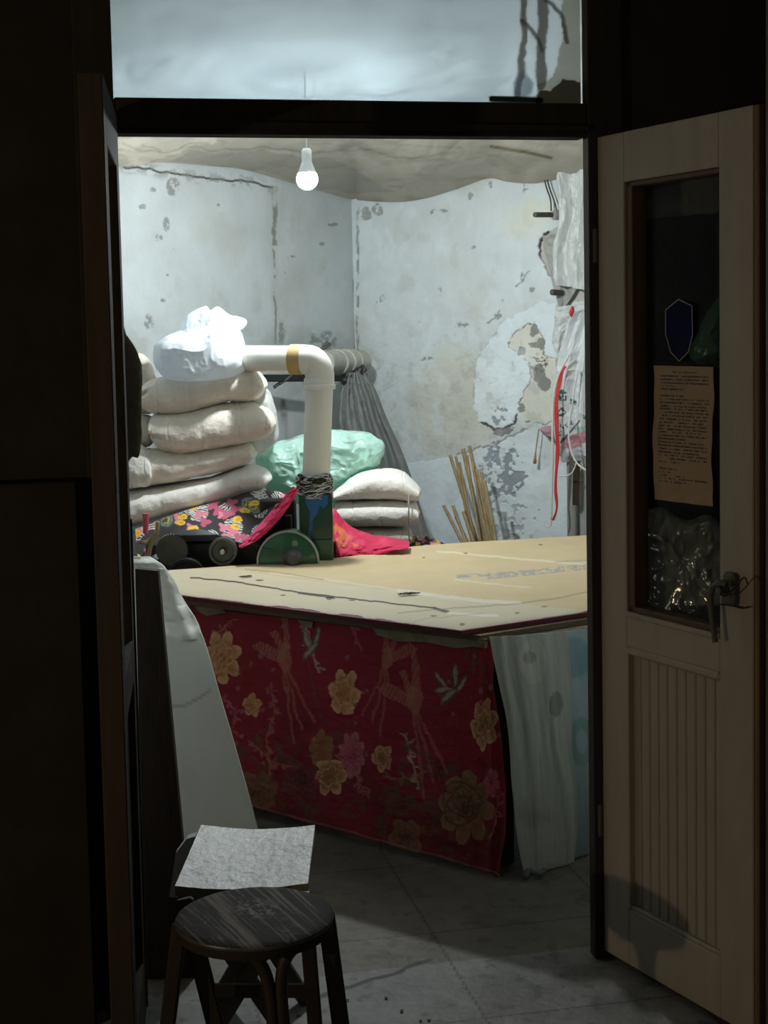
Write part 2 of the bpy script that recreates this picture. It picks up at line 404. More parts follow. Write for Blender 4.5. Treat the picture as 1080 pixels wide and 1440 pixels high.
def paint_left(x, y):
    c = paint_common(x, y, 21); wx, wy = warp(x, y, 5, 5)
    m = (y < 560)
    # cracked band under the ceiling
    band = [(176, 234), (240, 243), (300, 252), (345, 255), (383, 262)]
    d = dline(x, y + 3 * fbm(x * .08, 0, 0, 4), band); c = over(c, sm(2.2, .8, d), DK * .6)
    c = over(c, sm(13, 3, d) * (fbm(x * .1, y * .1, 0, 6) > .0) * .5, GR)
    # vertical seams
    for (xs, ya, yb, w, sd) in ((387, 262, 345, 5, 7), (387, 345, 500, 2.0, 8), (502, 285, 520, 3.0, 9)):
        d = np.abs(x - xs - 3 * fbm(y * .05, 0, 0, sd)) ; mm = (y > ya) & (y < yb)
        c = over(c, sm(w, w * .35, d) * mm * sm(-.25, .15, fbm(x * .15, y * .09, 0, sd + 3)) * .85, DK * np.array([1, .95, .85]))
        c = over(c, sm(w * 4, 0, d) * mm * .3, OLD * .85)
    # chips
    for (a, b, rx, ry) in ((236, 318, 5, 11), (243, 262, 9, 14), (227, 335, 3, 3), (310, 287, 2, 2), (215, 268, 5, 4), (222, 335, 3, 4), (452, 342, 4, 3), (410, 362, 7, 2), (402, 385, 2, 2), (237, 386, 2, 2), (200, 290, 5, 4), (470, 315, 9, 3), (230, 423, 4, 3), (210, 452, 8, 12), (460, 480, 14, 14), (395, 470, 5, 20), (440, 478, 8, 8)):
        q = ((wx - a) / rx) ** 2 + ((wy - b) / ry) ** 2
        c = over(c, sm(1.2, .6, q) * sm(-.35, .1, fbm(x * .25, y * .25, 0, int(a))) * .75, GR * .85)
    c = over(c, sm(440, 490, y) * sm(-.2, .5, fbm(x * .05, y * .05, 3, 77)) * .5, OLD * .8)
    # bare, blotchy plaster behind the duct
    q = sm(1.2, .5, ((wx - 415) / 22) ** 2 + ((wy - 570) / 50) ** 2)
    c = over(c, q * sm(-.1, .25, fbm(x * .06, y * .03, 0, 41)) * .9, GR * .8)
    return c
def paint_right(x, y):
    c = paint_common(x, y, 33); wx, wy = warp(x, y, 7, 12, .05); w2, v2 = warp(x, y, 3.5, 18, .14); w2, v2 = w2 + 1.6 * fbm(x * .4, y * .4, 0, 74), v2 + 1.6 * fbm(x * .4, y * .4, 0, 75)
    # grimy area in the lower middle
    q = sm(1.1, .3, ((wx - 640) / 75) ** 2 + ((wy - 570) / 95) ** 2); c = over(c, q * .55, BEIGE)
    q = sm(1.2, .1, ((wx - 745) / 55) ** 2 + ((wy - 300) / 45) ** 2); c = over(c, q * .4 * sm(-.4, .3, fbm(x * .04, y * .04, 1, 15)), s2l(214, 208, 180))
    q = sm(.95, 1.05, ((wx - 560) / 60) ** 2 + ((wy - 330) / 30) ** 2)
    # dirt rising from behind the table
    c = over(c, sm(1.2, .4, ((wx - 600) / 70) ** 2 + ((wy - 610) / 60) ** 2) * sm(-.2, .5, fbm(x * .05, y * .05, 1, 5)) * .55, OLD * .78)
    # newer white patch
    patch = [(706, 455), (690, 478), (672, 505), (666, 540), (667, 575), (676, 596), (698, 606), (714, 604), (724, 592), (733, 565), (742, 552), (752, 545), (800, 540), (800, 430), (760, 425)]
    ins = inpoly(w2, v2, patch); c = over(c, ins * (.75 + .2 * fbm(x * .04, y * .03, 0, 71)), BLUEW); dp = dline(w2, v2, patch); c = over(c, sm(2.2, .4, dp) * sm(-.1, .25, fbm(x * .08, y * .08, 2, 72)) * (x < 735) * .5, GR)
    # beige undercoat showing through
    A = [(716, 480), (722, 470), (742, 456), (752, 455), (758, 470), (765, 480), (764, 500), (783, 505), (786, 560), (780, 590), (770, 597), (740, 592), (733, 585), (731, 565), (740, 548), (748, 535), (746, 515), (733, 495), (718, 492)]
    insA = inpoly(w2, v2, A); c = over(c, insA * (.85 + .15 * fbm(x * .06, y * .06, 0, 73)), s2l(206, 204, 190))
    dA = dline(w2, v2, A, True); c = over(c, sm(1.5, .5, dA) * sm(-.3, .1, fbm(x * .07, y * .07, 2, 6)) * .8, DK)
    for (a, b, rx, ry) in ((751, 464, 5, 11), (760, 484, 5, 8), (752, 486, 9, 4), (734, 494, 6, 7), (765, 540, 8, 11), (758, 525, 8, 14), (733, 574, 4, 6)):
        c = over(c, sm(1.15, .85, ((w2 - a) / rx) ** 2 + ((v2 - b) / ry) ** 2), GR * .95)
    q = sm(1.1, .6, ((w2 - 757) / 15) ** 2 + ((v2 - 512) / 14) ** 2)
    c = over(c, q * (np.abs(fbm(x * .16, y * .16, 0, 61)) < .11), DK)
    # broken lip with shadowed edge
    lip = [(678, 594), (690, 600), (697, 606), (712, 603), (722, 596), (727, 585)]
    dl = dline(w2, v2, lip); c = over(c, sm(2.8, 1.2, dl), DK * .6)
    B = [(694, 606), (722, 603), (715, 612), (696, 614)]; c = over(c, inpoly(w2, v2, B), GR * .9)
    c = over(c, sm(.15, .5, fbm(x * .09, y * .07, 3, 76, 5)) * sm(420, 520, y) * .35, OLD * .72); c = over(c, sm(.2, .5, fbm(x * .035, y * .02, 3, 78, 5)) * .3, BLUEW)
    # lower blue-white band and grey mould blotches
    low = [(560, 655), (640, 640), (662, 633), (690, 628), (740, 603), (790, 600), (840, 600), (840, 800), (560, 800)]
    c = over(c, inpoly(wx, wy, low) * sm(-.5, .2, fbm(x * .03, y * .03, 1, 25) + (y - 640) / 150) * .75, BLUEW); 
    c = over(c, sm(2, .8, dline(w2, v2, low[1:5])) * .6, DK)
    q = sm(1.25, .35, ((x - 703) / 38) ** 2 + ((y - 665) / 42) ** 2); g = fbm(x * .17, y * .17, 0, 91, 5)
    c = over(c, sm(-.02, .12, g + q * .55 - .42) * (q > .01) * .85, s2l(128, 136, 145))
    q = sm(1.2, .4, ((x - 705) / 14) ** 2 + ((y - 585) / 15) ** 2); c = over(c, sm(0, .1, g + q * .5 - .4) * (q > .01) * .8, s2l(128, 136, 145))
    q = sm(1.1, .3, ((x - 715) / 45) ** 2 + ((y - 730) / 45) ** 2); c = over(c, (g + q * .3 - .44 > 0) * (q > .01) * .6, s2l(150, 156, 162))
    # chips
    for (a, b, rx, ry) in ((608, 297, 4, 3), (624, 296, 5, 4), (667, 347, 3, 3), (619, 407, 3, 5), (665, 412, 2, 2), (650, 458, 7, 4), (662, 275, 5, 5), (690, 259, 4, 4), (738, 264, 3, 6), (530, 295, 8, 8), (515, 300, 7, 9), (700, 445, 7, 3), (735, 390, 3, 6), (748, 408, 4, 4), (707, 423, 3, 2), (537, 420, 3, 5), (600, 505, 9, 3)):
        c = over(c, sm(1.2, .6, ((w2 - a) / rx) ** 2 + ((v2 - b) / ry) ** 2) * sm(-.35, .1, fbm(x * .3, y * .3, 0, int(a))) * .8, GR)
    for ln in ([(727, 402), (738, 392), (745, 380)], [(685, 455), (700, 443), (703, 437)], [(783, 640), (785, 500), (790, 470), (783, 430)]):
        c = over(c, sm(1.6, .5, dline(w2, v2, ln)) * .6, DK)
    # crumbled hole by the pipes
    hole = [(771, 326), (762, 335), (758, 345), (759, 362), (768, 378), (776, 390), (782, 405), (795, 425), (830, 425), (830, 320), (785, 318)]
    c = over(c, inpoly(w2, v2, hole), s2l(178, 175, 170)); c = over(c, sm(2.4, 1.0, dline(w2, v2, hole[:4])), DK * .3); c = over(c, sm(1.4, .5, dline(w2, v2, hole[3:8])) * .8, DK)
    # dark corner seam
    d = np.abs(x - 503 - 2 * fbm(y * .05, 0, 0, 9)); c = over(c, sm(3, .8, d) * (y > 285) * (y < 510) * sm(-.25, .15, fbm(x * .2, y * .08, 0, 12)) * .7, DK)
    return c
def wallgrid(P0, d, tf, tc, zf, zc, n, painter, name):
    ts = np.unique(np.concatenate([tc, tf])); zs = np.unique(np.concatenate([zc, zf]))
    G = P0[None, None] + ts[:, None, None] * d + zs[None, :, None] * np.array([0, 0, 1.])
    x, y = proj(G.reshape(-1, 3)); c = painter(x, y).reshape(G.shape) * (.82 if name == 'wall_left' else 1.18)  # left wall toned darker, right lighter, to balance the bulb's light between them
    lum = c.mean(-1)
    G = G - n * ((lum - .55) * .012 + .006 * fbm(ts[:, None] * 5, zs[None] * 5, 0, 3))[..., None]
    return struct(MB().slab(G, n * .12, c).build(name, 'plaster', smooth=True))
tl = lambda px: (px)
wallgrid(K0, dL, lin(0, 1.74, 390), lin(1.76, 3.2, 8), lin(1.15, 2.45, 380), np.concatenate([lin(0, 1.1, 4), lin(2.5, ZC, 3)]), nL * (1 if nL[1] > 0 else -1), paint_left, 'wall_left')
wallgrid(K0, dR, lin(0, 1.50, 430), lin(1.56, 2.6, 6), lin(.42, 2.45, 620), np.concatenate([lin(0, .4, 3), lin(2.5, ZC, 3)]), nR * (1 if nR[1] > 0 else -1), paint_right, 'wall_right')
PL = K0 + dL * 3.2; PR = K0 + dR * 2.6
# doorway plane
J0 = np.array([-.586, 3.37, 0]); J1 = np.array([.494, 3.60, 0]); eD = (J1 - J0) / np.linalg.norm(J1 - J0); WD = np.linalg.norm(J1 - J0)
nD = np.array([-eD[1], eD[0], 0])                                       # into the room
Z = np.array([0, 0, 1.])
def fr(s, t, z): return J0 + eD * s + nD * t + Z * z
AX = (eD, nD, Z)
def fbox(mb, s0, s1, t0, t1, z0, z1, mi=0, bev=.002, col=None):
    return mb.box(fr((s0 + s1) / 2, (t0 + t1) / 2, (z0 + z1) / 2), (s1 - s0, t1 - t0, z1 - z0), AX, mi, col, bev)
# front wall around the doorway
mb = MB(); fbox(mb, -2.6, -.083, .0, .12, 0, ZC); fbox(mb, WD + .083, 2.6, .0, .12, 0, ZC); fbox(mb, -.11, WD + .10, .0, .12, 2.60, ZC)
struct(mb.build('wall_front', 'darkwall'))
mb = MB(); fbox(mb, -1.85, -.083, .121, .14, 0, ZC, bev=0); fbox(mb, WD + .083, 1.8, .121, .14, 0, ZC, bev=0); fbox(mb, -.083, WD + .083, .121, .14, 2.60, ZC, bev=0)
struct(mb.build('wall_inner', 'plain_plaster'))
for nm, a, b in (('wall_side', PL, fr(-1.75, .16, 0)), ('wall_far_side', PR, fr(1.7, .16, 0))):
    d = b - a; d[2] = 0; mb = MB(); mb.bar(a + Z * ZC / 2, np.array([b[0], b[1], ZC / 2]), .1, ZC, bev=0)
    struct(mb.build(nm, 'plain_plaster'))
struct(MB().box((0, 5.2, ZC + .05), (6, 7.4, .1)).build('ceiling', 'ceiling'))
# floor
FX = lin(-.9, 1.2, 360); FY = lin(2.9, 4.4, 260)
xs = np.unique(np.concatenate([[-6, -3, -1.5], FX, [2, 3.5, 6]])); ys = np.unique(np.concatenate([[-3, 0, 1.5, 2.4], FY, [5, 6, 7.6, 8.2]]))
G = np.stack(np.meshgrid(xs, ys, indexing='ij'), -1); G = np.concatenate([G, np.zeros(G.shape[:2] + (1,))], -1)
x, y = G[..., 0], G[..., 1]
c = np.broadcast_to(np.array(s2l(112, 106, 96)), G.shape).copy()
out = (x - J0[0]) * nD[0] + (y - J0[1]) * nD[1] < .06
c = over(c, out * .8, s2l(140, 142, 140))
c = over(c, sm(0, .5, fbm(x * 3, y * 3, 0, 2)) * .6, s2l(92, 88, 80)); c = over(c, sm(.25, .5, fbm(x * 30, y * 30, 0, 3)) * .5, s2l(60, 58, 54))
u = (x * eD[0] + y * eD[1]); w_ = (x * nD[0] + y * nD[1])
for off in (0,):
    jt = np.minimum(np.abs(((u + .12) % .5)), np.abs((w_ - .16) % .5)); c = over(c, sm(.008, .003, jt) * .8, s2l(45, 43, 40))
d = dline(x + .02 * fbm(x * 9, y * 9, 0, 3), y + .02 * fbm(x * 9, y * 9, 0, 4), [(-.20, 3.40), (-.1, 3.44), (.03, 3.57), (.09, 3.60)]); c = over(c, sm(.014, .004, d), s2l(30, 28, 26))
G[..., 2] = -.002 + .002 * fbm(x * 6, y * 6, 0, 8)
struct(MB().slab(G, np.array([0, 0, -.08]), c).build('floor', 'floor', smooth=True))

# door frame (setting)
mb = MB()
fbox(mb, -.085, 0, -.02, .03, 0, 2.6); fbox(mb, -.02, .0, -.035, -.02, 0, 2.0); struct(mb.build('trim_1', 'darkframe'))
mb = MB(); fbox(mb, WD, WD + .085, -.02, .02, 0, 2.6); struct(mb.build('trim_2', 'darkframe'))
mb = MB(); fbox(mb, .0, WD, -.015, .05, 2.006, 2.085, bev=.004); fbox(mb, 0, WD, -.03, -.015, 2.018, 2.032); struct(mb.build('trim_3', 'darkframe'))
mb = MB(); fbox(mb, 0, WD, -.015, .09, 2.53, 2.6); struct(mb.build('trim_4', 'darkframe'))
# transom pane
def paint_pane(x, y):
    c = np.broadcast_to(np.array(s2l(238, 246, 250)), (len(x), 3)).copy(); wx, wy = warp(x, y, 5, 2, .06)
    c = over(c, sm(0, .6, fbm(x * .01, y * .02, 0, 5)) * .12, s2l(190, 200, 210))
    c = over(c, sm(.93, .96, vn(x * .12, y * .12, 0, 8) * .5 + vn(x * .3, y * .3, 0, 9) * .5) * .8, s2l(90, 95, 95))
    g = s2l(108, 102, 88)
    c = over(c, inpoly(wx, wy, [(790, -80), (845, -80), (845, 160), (750, 160), (755, 120), (775, 110), (790, 60)]) * .55, s2l(170, 165, 148))
    c = over(c, inpoly(wx, wy, [(752, 152), (758, 126), (775, 128), (790, 112), (826, 116), (830, 152)]) * .9, g)
    for ln, w in (([(735, -80), (738, 60), (733, 108), (728, 135)], 4), ([(764, -80), (764, 40), (760, 120)], 6), ([(770, 0), (790, 20), (797, 60)], 2.5), ([(735, 30), (755, 50), (764, 70)], 2)):
        c = over(c, sm(w + 2, w - 1, dline(wx, wy, ln)) * .65, g)
    c = over(c, sm(1.2, .6, ((wx - 735) / 13) ** 2 + ((wy - 120) / 22) ** 2) * .5, s2l(130, 140, 155))
    c = over(c, sm(5, 3.5, dline(x, y, [(692, 139), (760, 141)])) * .95, s2l(50, 48, 40))  # silhouette of a pipe behind the pane, put into the tint
    return c
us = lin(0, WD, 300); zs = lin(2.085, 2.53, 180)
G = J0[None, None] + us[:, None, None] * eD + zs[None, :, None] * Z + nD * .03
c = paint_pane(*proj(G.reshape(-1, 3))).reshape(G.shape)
nt = M['frost'].node_tree; o_ = nt.nodes['Material Output']; src = o_.inputs[0].links[0].from_socket
tp = nt.nodes.new('ShaderNodeBsdfTransparent'); tp.inputs[0].default_value = (.93, .96, .97, 1); ms = nt.nodes.new('ShaderNodeMixShader'); ms.inputs[0].default_value = .62
ta = nt.nodes.new('ShaderNodeAttribute'); ta.attribute_name = 'tint'; nt.links.new(ta.outputs['Color'], tp.inputs[0])
nt.links.new(src, ms.inputs[1]); nt.links.new(tp.outputs[0], ms.inputs[2]); nt.links.new(ms.outputs[0], o_.inputs[0])
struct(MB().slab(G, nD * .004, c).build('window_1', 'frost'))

# ------------------------------------------------------------ right door leaf
Hg = np.array([.520, 3.585, 0]) ; Hf = np.array([.772, 3.115, 0]); eL = (Hf - Hg); LW = np.linalg.norm(eL); eL /= LW
nLf = np.array([-eL[1], eL[0], 0]);  nLf = nLf if nLf[0] > 0 else -nLf     # away from doorway (behind leaf)
def lf(u, t, z): return Hg + eL * u + nLf * t + Z * z
AL = (eL, nLf, Z)
def lbox(mb, u0, u1, t0, t1, z0, z1, mi=0, bev=.002, col=None):
    return mb.box(lf((u0 + u1) / 2, (t0 + t1) / 2, (z0 + z1) / 2), (u1 - u0, t1 - t0, z1 - z0), AL, mi, col, bev)
z0, z1 = .02, 2.005
dr = bpy.data.objects.new('door_1', None); COL.objects.link(dr); dr.location = Hg; dr['_o'] = [float(t) for t in Hg]; struct(dr)
zmid0, zmid1 = .80, .885
mb = MB()
SA, SB = .10, LW - .105
lbox(mb, 0, SA, 0, .045, z0, z1); lbox(mb, SB, LW, 0, .045, z0, z1)
lbox(mb, SA, SB, 0, .045, z1 - .115, z1); lbox(mb, SA, SB, 0, .045, zmid0, zmid1); lbox(mb, SA, SB, 0, .045, z0, z0 + .14)
lbox(mb, SA, SB, -.006, .004, zmid1 - .012, zmid1, bev=.002); 
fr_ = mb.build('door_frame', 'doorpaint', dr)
mb = MB()
lbox(mb, SA, SA + .022, .006, .05, zmid1, z1 - .115); lbox(mb, SB - .006, SB, .006, .05, zmid1, z1 - .115)
lbox(mb, SA, SB, .006, .05, zmid1, zmid1 + .012); lbox(mb, SA, SB, .006, .05, z1 - .127, z1 - .115)
mb.build('glazing_bead', 'brownframe', dr, label='dark brown rebate around the door glass')
mb = MB(); lbox(mb, SA + .02, SB - .004, .036, .040, zmid1 + .01, z1 - .125, bev=0); mb.build('glass_pane', 'glass', dr)
mb = MB(); lbox(mb, LW + .0005, LW + .014, .002, .043, z0, z1, bev=.003); mb.build('edge_strip', 'doorbrown', dr, label='brown wooden edge strip')
# tongue and groove panel
mb = MB(); nb = 10; wv = (SB - SA) / nb
for k in range(nb):
    a = SA + wv * k; lbox(mb, a + .0012, a + wv - .0012, .014, .026, z0 + .14, zmid0, bev=.003)
lbox(mb, SA, SB, .022, .030, z0 + .14, zmid0, bev=0)
mb.build('lower_panel', 'doorpaint', dr)
mb = MB(); lbox(mb, SA, SA + .008, -.003, .02, z0 + .14, zmid0); lbox(mb, SB - .008, SB, .004, .02, z0 + .14, zmid0); lbox(mb, SA, SB, -.004, .02, zmid0 - .02, zmid0, bev=.006); lbox(mb, SA, SB, .002, .02, z0 + .14, z0 + .15)
mb.build('panel_molding', 'doorpaint', dr)
def lpt(px, py, t=0): return atp(px, py, Hg + nLf * t, nLf)
# latch with handle and tied cord
mb = MB(); c0 = lpt(1027, 828, -.012); mb.box(c0, (.036, .018, .07), AL, bev=.006); mb.tube([c0 - nLf * .01, c0 - nLf * .035], .009)
lp = mb.build('lock_plate', 'iron', dr)
mb = MB(); h = [lpt(1022, 822, -.04), lpt(1012, 820, -.045), lpt(1003, 826, -.045), lpt(999, 842, -.042), lpt(1001, 868, -.040), lpt(1006, 903, -.036)]
mb.tube(crv(h, 20), [.007] * 14 + [.006] * 6); mb.build('door_handle', 'iron', dr)
def cord(px_, t=-.03, r=.0018): return MB().tube(crv([lpt(a, b, t) for a, b in px_], 30), r, 6)
cord([(1004, 850), (1015, 850), (1030, 852), (1044, 855), (1053, 853)], -.012).build('tie_wire', 'rubber', dr)
cord([(1008, 833), (1020, 838), (1034, 826), (1046, 812), (1052, 822)], -.035).build('tie_wire', 'rubber', dr)
# hinges
for zz in (.35, 1.75):
    MB().tube([Hg + eL * -.004 + nLf * -.006 + Z * (zz - .04), Hg + eL * -.004 + nLf * -.006 + Z * (zz + .04)], .007).build('hinge', 'iron', dr)
# notice pasted on the pane
def gridpx(poly4, t, nu, nv, fn):
    (a, b, c_, d_) = [np.array(q, float) for q in poly4]; U = lin(0, 1, nu)[:, None, None]; V = lin(0, 1, nv)[None, :, None]
    pq = (a * (1 - U) + b * U) * (1 - V) + (d_ * (1 - U) + c_ * U) * V
    P = fn(pq[..., 0], pq[..., 1], t); return P, np.broadcast_to(U[..., 0], (nu, nv)), np.broadcast_to(V[..., 0], (nu, nv))
P, U, V = gridpx([(919, 514), (1003, 516), (1001, 712), (919, 702)], .030, 110, 240, lpt)
P = P + nLf * (.0012 * np.sin(V * 21 + U * 3) * 1 + .0022 * sm(.93, 1, V) * np.sin(U * 15))[..., None] + eL * (.003 * np.sin(V * 8) * 1)[..., None]
c = np.broadcast_to(np.array([.32, .22, .13]), P.shape).copy()
c = over(c, sm(.08, .0, U) * .5, (.34, .17, .06)); c = over(c, sm(0, .5, fbm(U * 5, V * 9, 0, 2)) * .3, (.26, .16, .09))
rng = np.random.RandomState(3)
rows = [(.045, .30, .72)] + [(.075 + .0245 * k, .10, [.92, .92, .92, .35, .5, .92, .5, .92, .92, .88, .92, .92, .92, .9, .85, .92, .92, .8, .92, .55, .85, .92, .92, .85, .92, .92, .45, .5, .4, .3, .55, .9, .6][k]) for k in range(33) if k not in (5, 27)]
for (v0, a, b) in rows:
    m = (np.abs(V - v0) < .0062) & (U > a) & (U < b); ch = vn(U * 34, np.full_like(V, v0 * 900), 0, 4) > .28
    st = vn(U * 70, V * 260, 0, 7) > .3
    c = over(c, (m & ch & st) * .95, (.05, .03, .02))
for k in range(10): c = over(c, ((np.abs(U - .12 - .0) < .035) & (np.abs(V - .42 - k * .024) < .008) & (vn(U * 60, V * 200, 1, k) > .4)) * .7, (.10, .05, .05))
tag(MB().slab(P, nLf * .0006, c).build('paper_notice', 'paper', smooth=True), 'yellowed paper notice with lines of small print pasted on the open door glass', 'notice')
# blue tag on the glass
mb = MB(); tg = [(936, 436), (954, 421), (973, 430), (974, 470), (968, 495), (955, 508), (943, 495), (936, 470)]
solid_poly(mb, [lpt(a, b, .030) for a, b in tg], nLf * .003)
bt = tag(mb.build('blue_tag', 'bluetag'), 'dark blue pointed tag on the door glass above the notice', 'tag')
mb = MB(); mb.tube([lpt(a, b, .029) for a, b in tg + [tg[0]]], .0012, 6); mb.build('rim', 'greyfoil', bt)
# pieces behind the door glass; cloth and film stand in for its reflections
def wallpt(px, py, t=.0): return atp(px, py, fr(0, -t, 0), nD)
mb = MB(); inflate(mb, [(890, 722), (925, 716), (965, 728), (1000, 722), (1018, 760), (1020, 830), (1010, 880), (950, 890), (900, 870), (885, 800)], 3.565, .03, .01, crump=.04, cs=14, seed=4, n=120, rings=36, pw=4)
tag(mb.build('film_reflection', 'glossfoil', smooth=True), 'crumpled shiny film behind the lower door glass, standing in for reflected plastic', 'plastic film')
mb = MB(); inflate(mb, [(898, 238), (960, 222), (1012, 215), (1015, 290), (985, 302), (940, 306), (900, 306)], 3.6, .02, .01, crump=.03, cs=7, seed=9, n=90, rings=20, pw=5)
tag(mb.build('tarp_reflection', 'greyfab', smooth=True), 'pale grey cloth behind the top of the door glass, standing in for the reflected tarpaulin', 'cloth')
mb = MB(); inflate(mb, [(968, 500), (978, 468), (998, 430), (1012, 425), (1016, 510), (990, 512)], 3.57, .025, .01, crump=.05, cs=14, seed=12, n=80, rings=22)
tag(mb.build('film_bundle', 'greenleaf', smooth=True), 'green tinted plastic bundle behind the door glass, right of the blue tag', 'plastic film')

# ------------------------------------------------------------ left door leaf (edge on)
Lg = np.array([-.572, 3.33, 0]); Lf2 = np.array([-.505, 2.80, 0]); e2 = Lf2 - Lg; W2 = np.linalg.norm(e2); e2 /= W2; n2 = np.array([e2[1], -e2[0], 0]); n2 = n2 if n2[0] < 0 else -n2
A2x = (e2, n2, Z)
def l2(mb, u0, u1, t0, t1, za, zb, mi=0, bev=.002): return mb.box(Lg + e2 * (u0 + u1) / 2 + n2 * (t0 + t1) / 2 + Z * (za + zb) / 2, (u1 - u0, t1 - t0, zb - za), A2x, mi, None, bev)
d2 = bpy.data.objects.new('door_2', None); COL.objects.link(d2); d2.location = Lg; d2['_o'] = [float(t) for t in Lg]; struct(d2)
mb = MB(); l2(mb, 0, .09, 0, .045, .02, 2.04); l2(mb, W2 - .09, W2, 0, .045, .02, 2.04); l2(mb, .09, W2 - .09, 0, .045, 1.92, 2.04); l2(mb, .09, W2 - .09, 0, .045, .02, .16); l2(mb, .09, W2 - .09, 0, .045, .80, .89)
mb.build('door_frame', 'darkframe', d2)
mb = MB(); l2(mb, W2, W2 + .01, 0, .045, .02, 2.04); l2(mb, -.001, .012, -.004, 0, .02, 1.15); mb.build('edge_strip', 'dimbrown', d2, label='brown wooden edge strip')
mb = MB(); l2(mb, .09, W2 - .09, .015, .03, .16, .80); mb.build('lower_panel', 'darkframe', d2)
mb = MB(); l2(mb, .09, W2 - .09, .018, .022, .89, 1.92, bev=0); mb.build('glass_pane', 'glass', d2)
# dark shutter board leaning on the outer wall left of the doorway
mb = MB(); mb.box(fr(-.42, -.06, .62), (.62, .03, 1.24), AX, bev=.004)
tag(mb.build('board', 'darkwall'), 'nearly black board leaning against the outer wall left of the doorway', 'board')
# brown post at the far right
mb = MB(); p = at(1084, 700, 3.0); mb.box((p[0] + .03, 3.0, 1.25), (.062, .08, 2.5), bev=.004); struct(mb.build('trim_6', 'brownframe'))

# ================================================================== TABLE
ZT = .71
A = atz(647, 884, ZT); B = atz(246, 834, ZT); Cc = atz(236, 801, ZT); Dd = atz(828, 752, ZT); Em = atz(590, 767, ZT); E1 = atz(480, 783, ZT)
R1 = atz(828, 858, ZT); dr1 = (R1 - A); E = A + dr1 * 2.5; Fp = Dd + (Dd - Em) * .45
# solid platform under the cardboard
Ab = np.array([.325, 4.165, 0]); Bb = np.array([-.69, 4.97, 0]); Cb = np.array([-.73, 5.38, 0]); Db = np.array([.80, 6.0, 0]); Fb = np.array([1.2, 6.02, 0]); Eb = np.array([1.27, 4.78, 0])
tb = thing('work_table', 'large low work table topped with tan cardboard and skirted with red floral cloth', 'table', (.3, 5.1, 0))
mb = MB(); inset = lambda p, k=.95: (p - np.array([.3, 5.2, 0])) * k + np.array([.3, 5.2, 0])
solid_poly(mb, [inset(q) + Z * .56 for q in (Ab, Bb, Cb, Db, Fb, Eb)], Z * .10); mb.build('frame', 'tablebox', tb)
for q in (Ab, Bb, Cb, Db, Fb, Eb):
    p = inset(q, .88); mb = MB(); mb.box(p + Z * .28, (.07, .07, .56), bev=.003); mb.build('leg', 'tablebox', tb)
# board layers
mb = MB(); solid_poly(mb, [q + Z * .655 for q in (Ab + np.array([-.05, .02, 0]), Bb, Cb, Db, Fb, Eb)], Z * .018); mb.build('board_layer', 'ply', tb, label='splintered plywood layer')
mb = MB(); l3 = [A + np.array([.055, -.012, 0]), B, Cc, E1, Em, Dd, Fp, E]
solid_poly(mb, [np.array([q[0], q[1], .675]) for q in l3], Z * .016); mb.build('board_layer', 'layer', tb, label='dark brown board layer')
mb = MB(); l3 = [A + np.array([.004, -.008, 0]), B + np.array([0, -.006, 0]), Cc, E1, Em, Dd, Fp, E]
solid_poly(mb, [np.array([q[0], q[1], .692]) for q in l3], Z * .013); mb.build('board_layer', 'layerred', tb, label='layer with dark red taped edge')
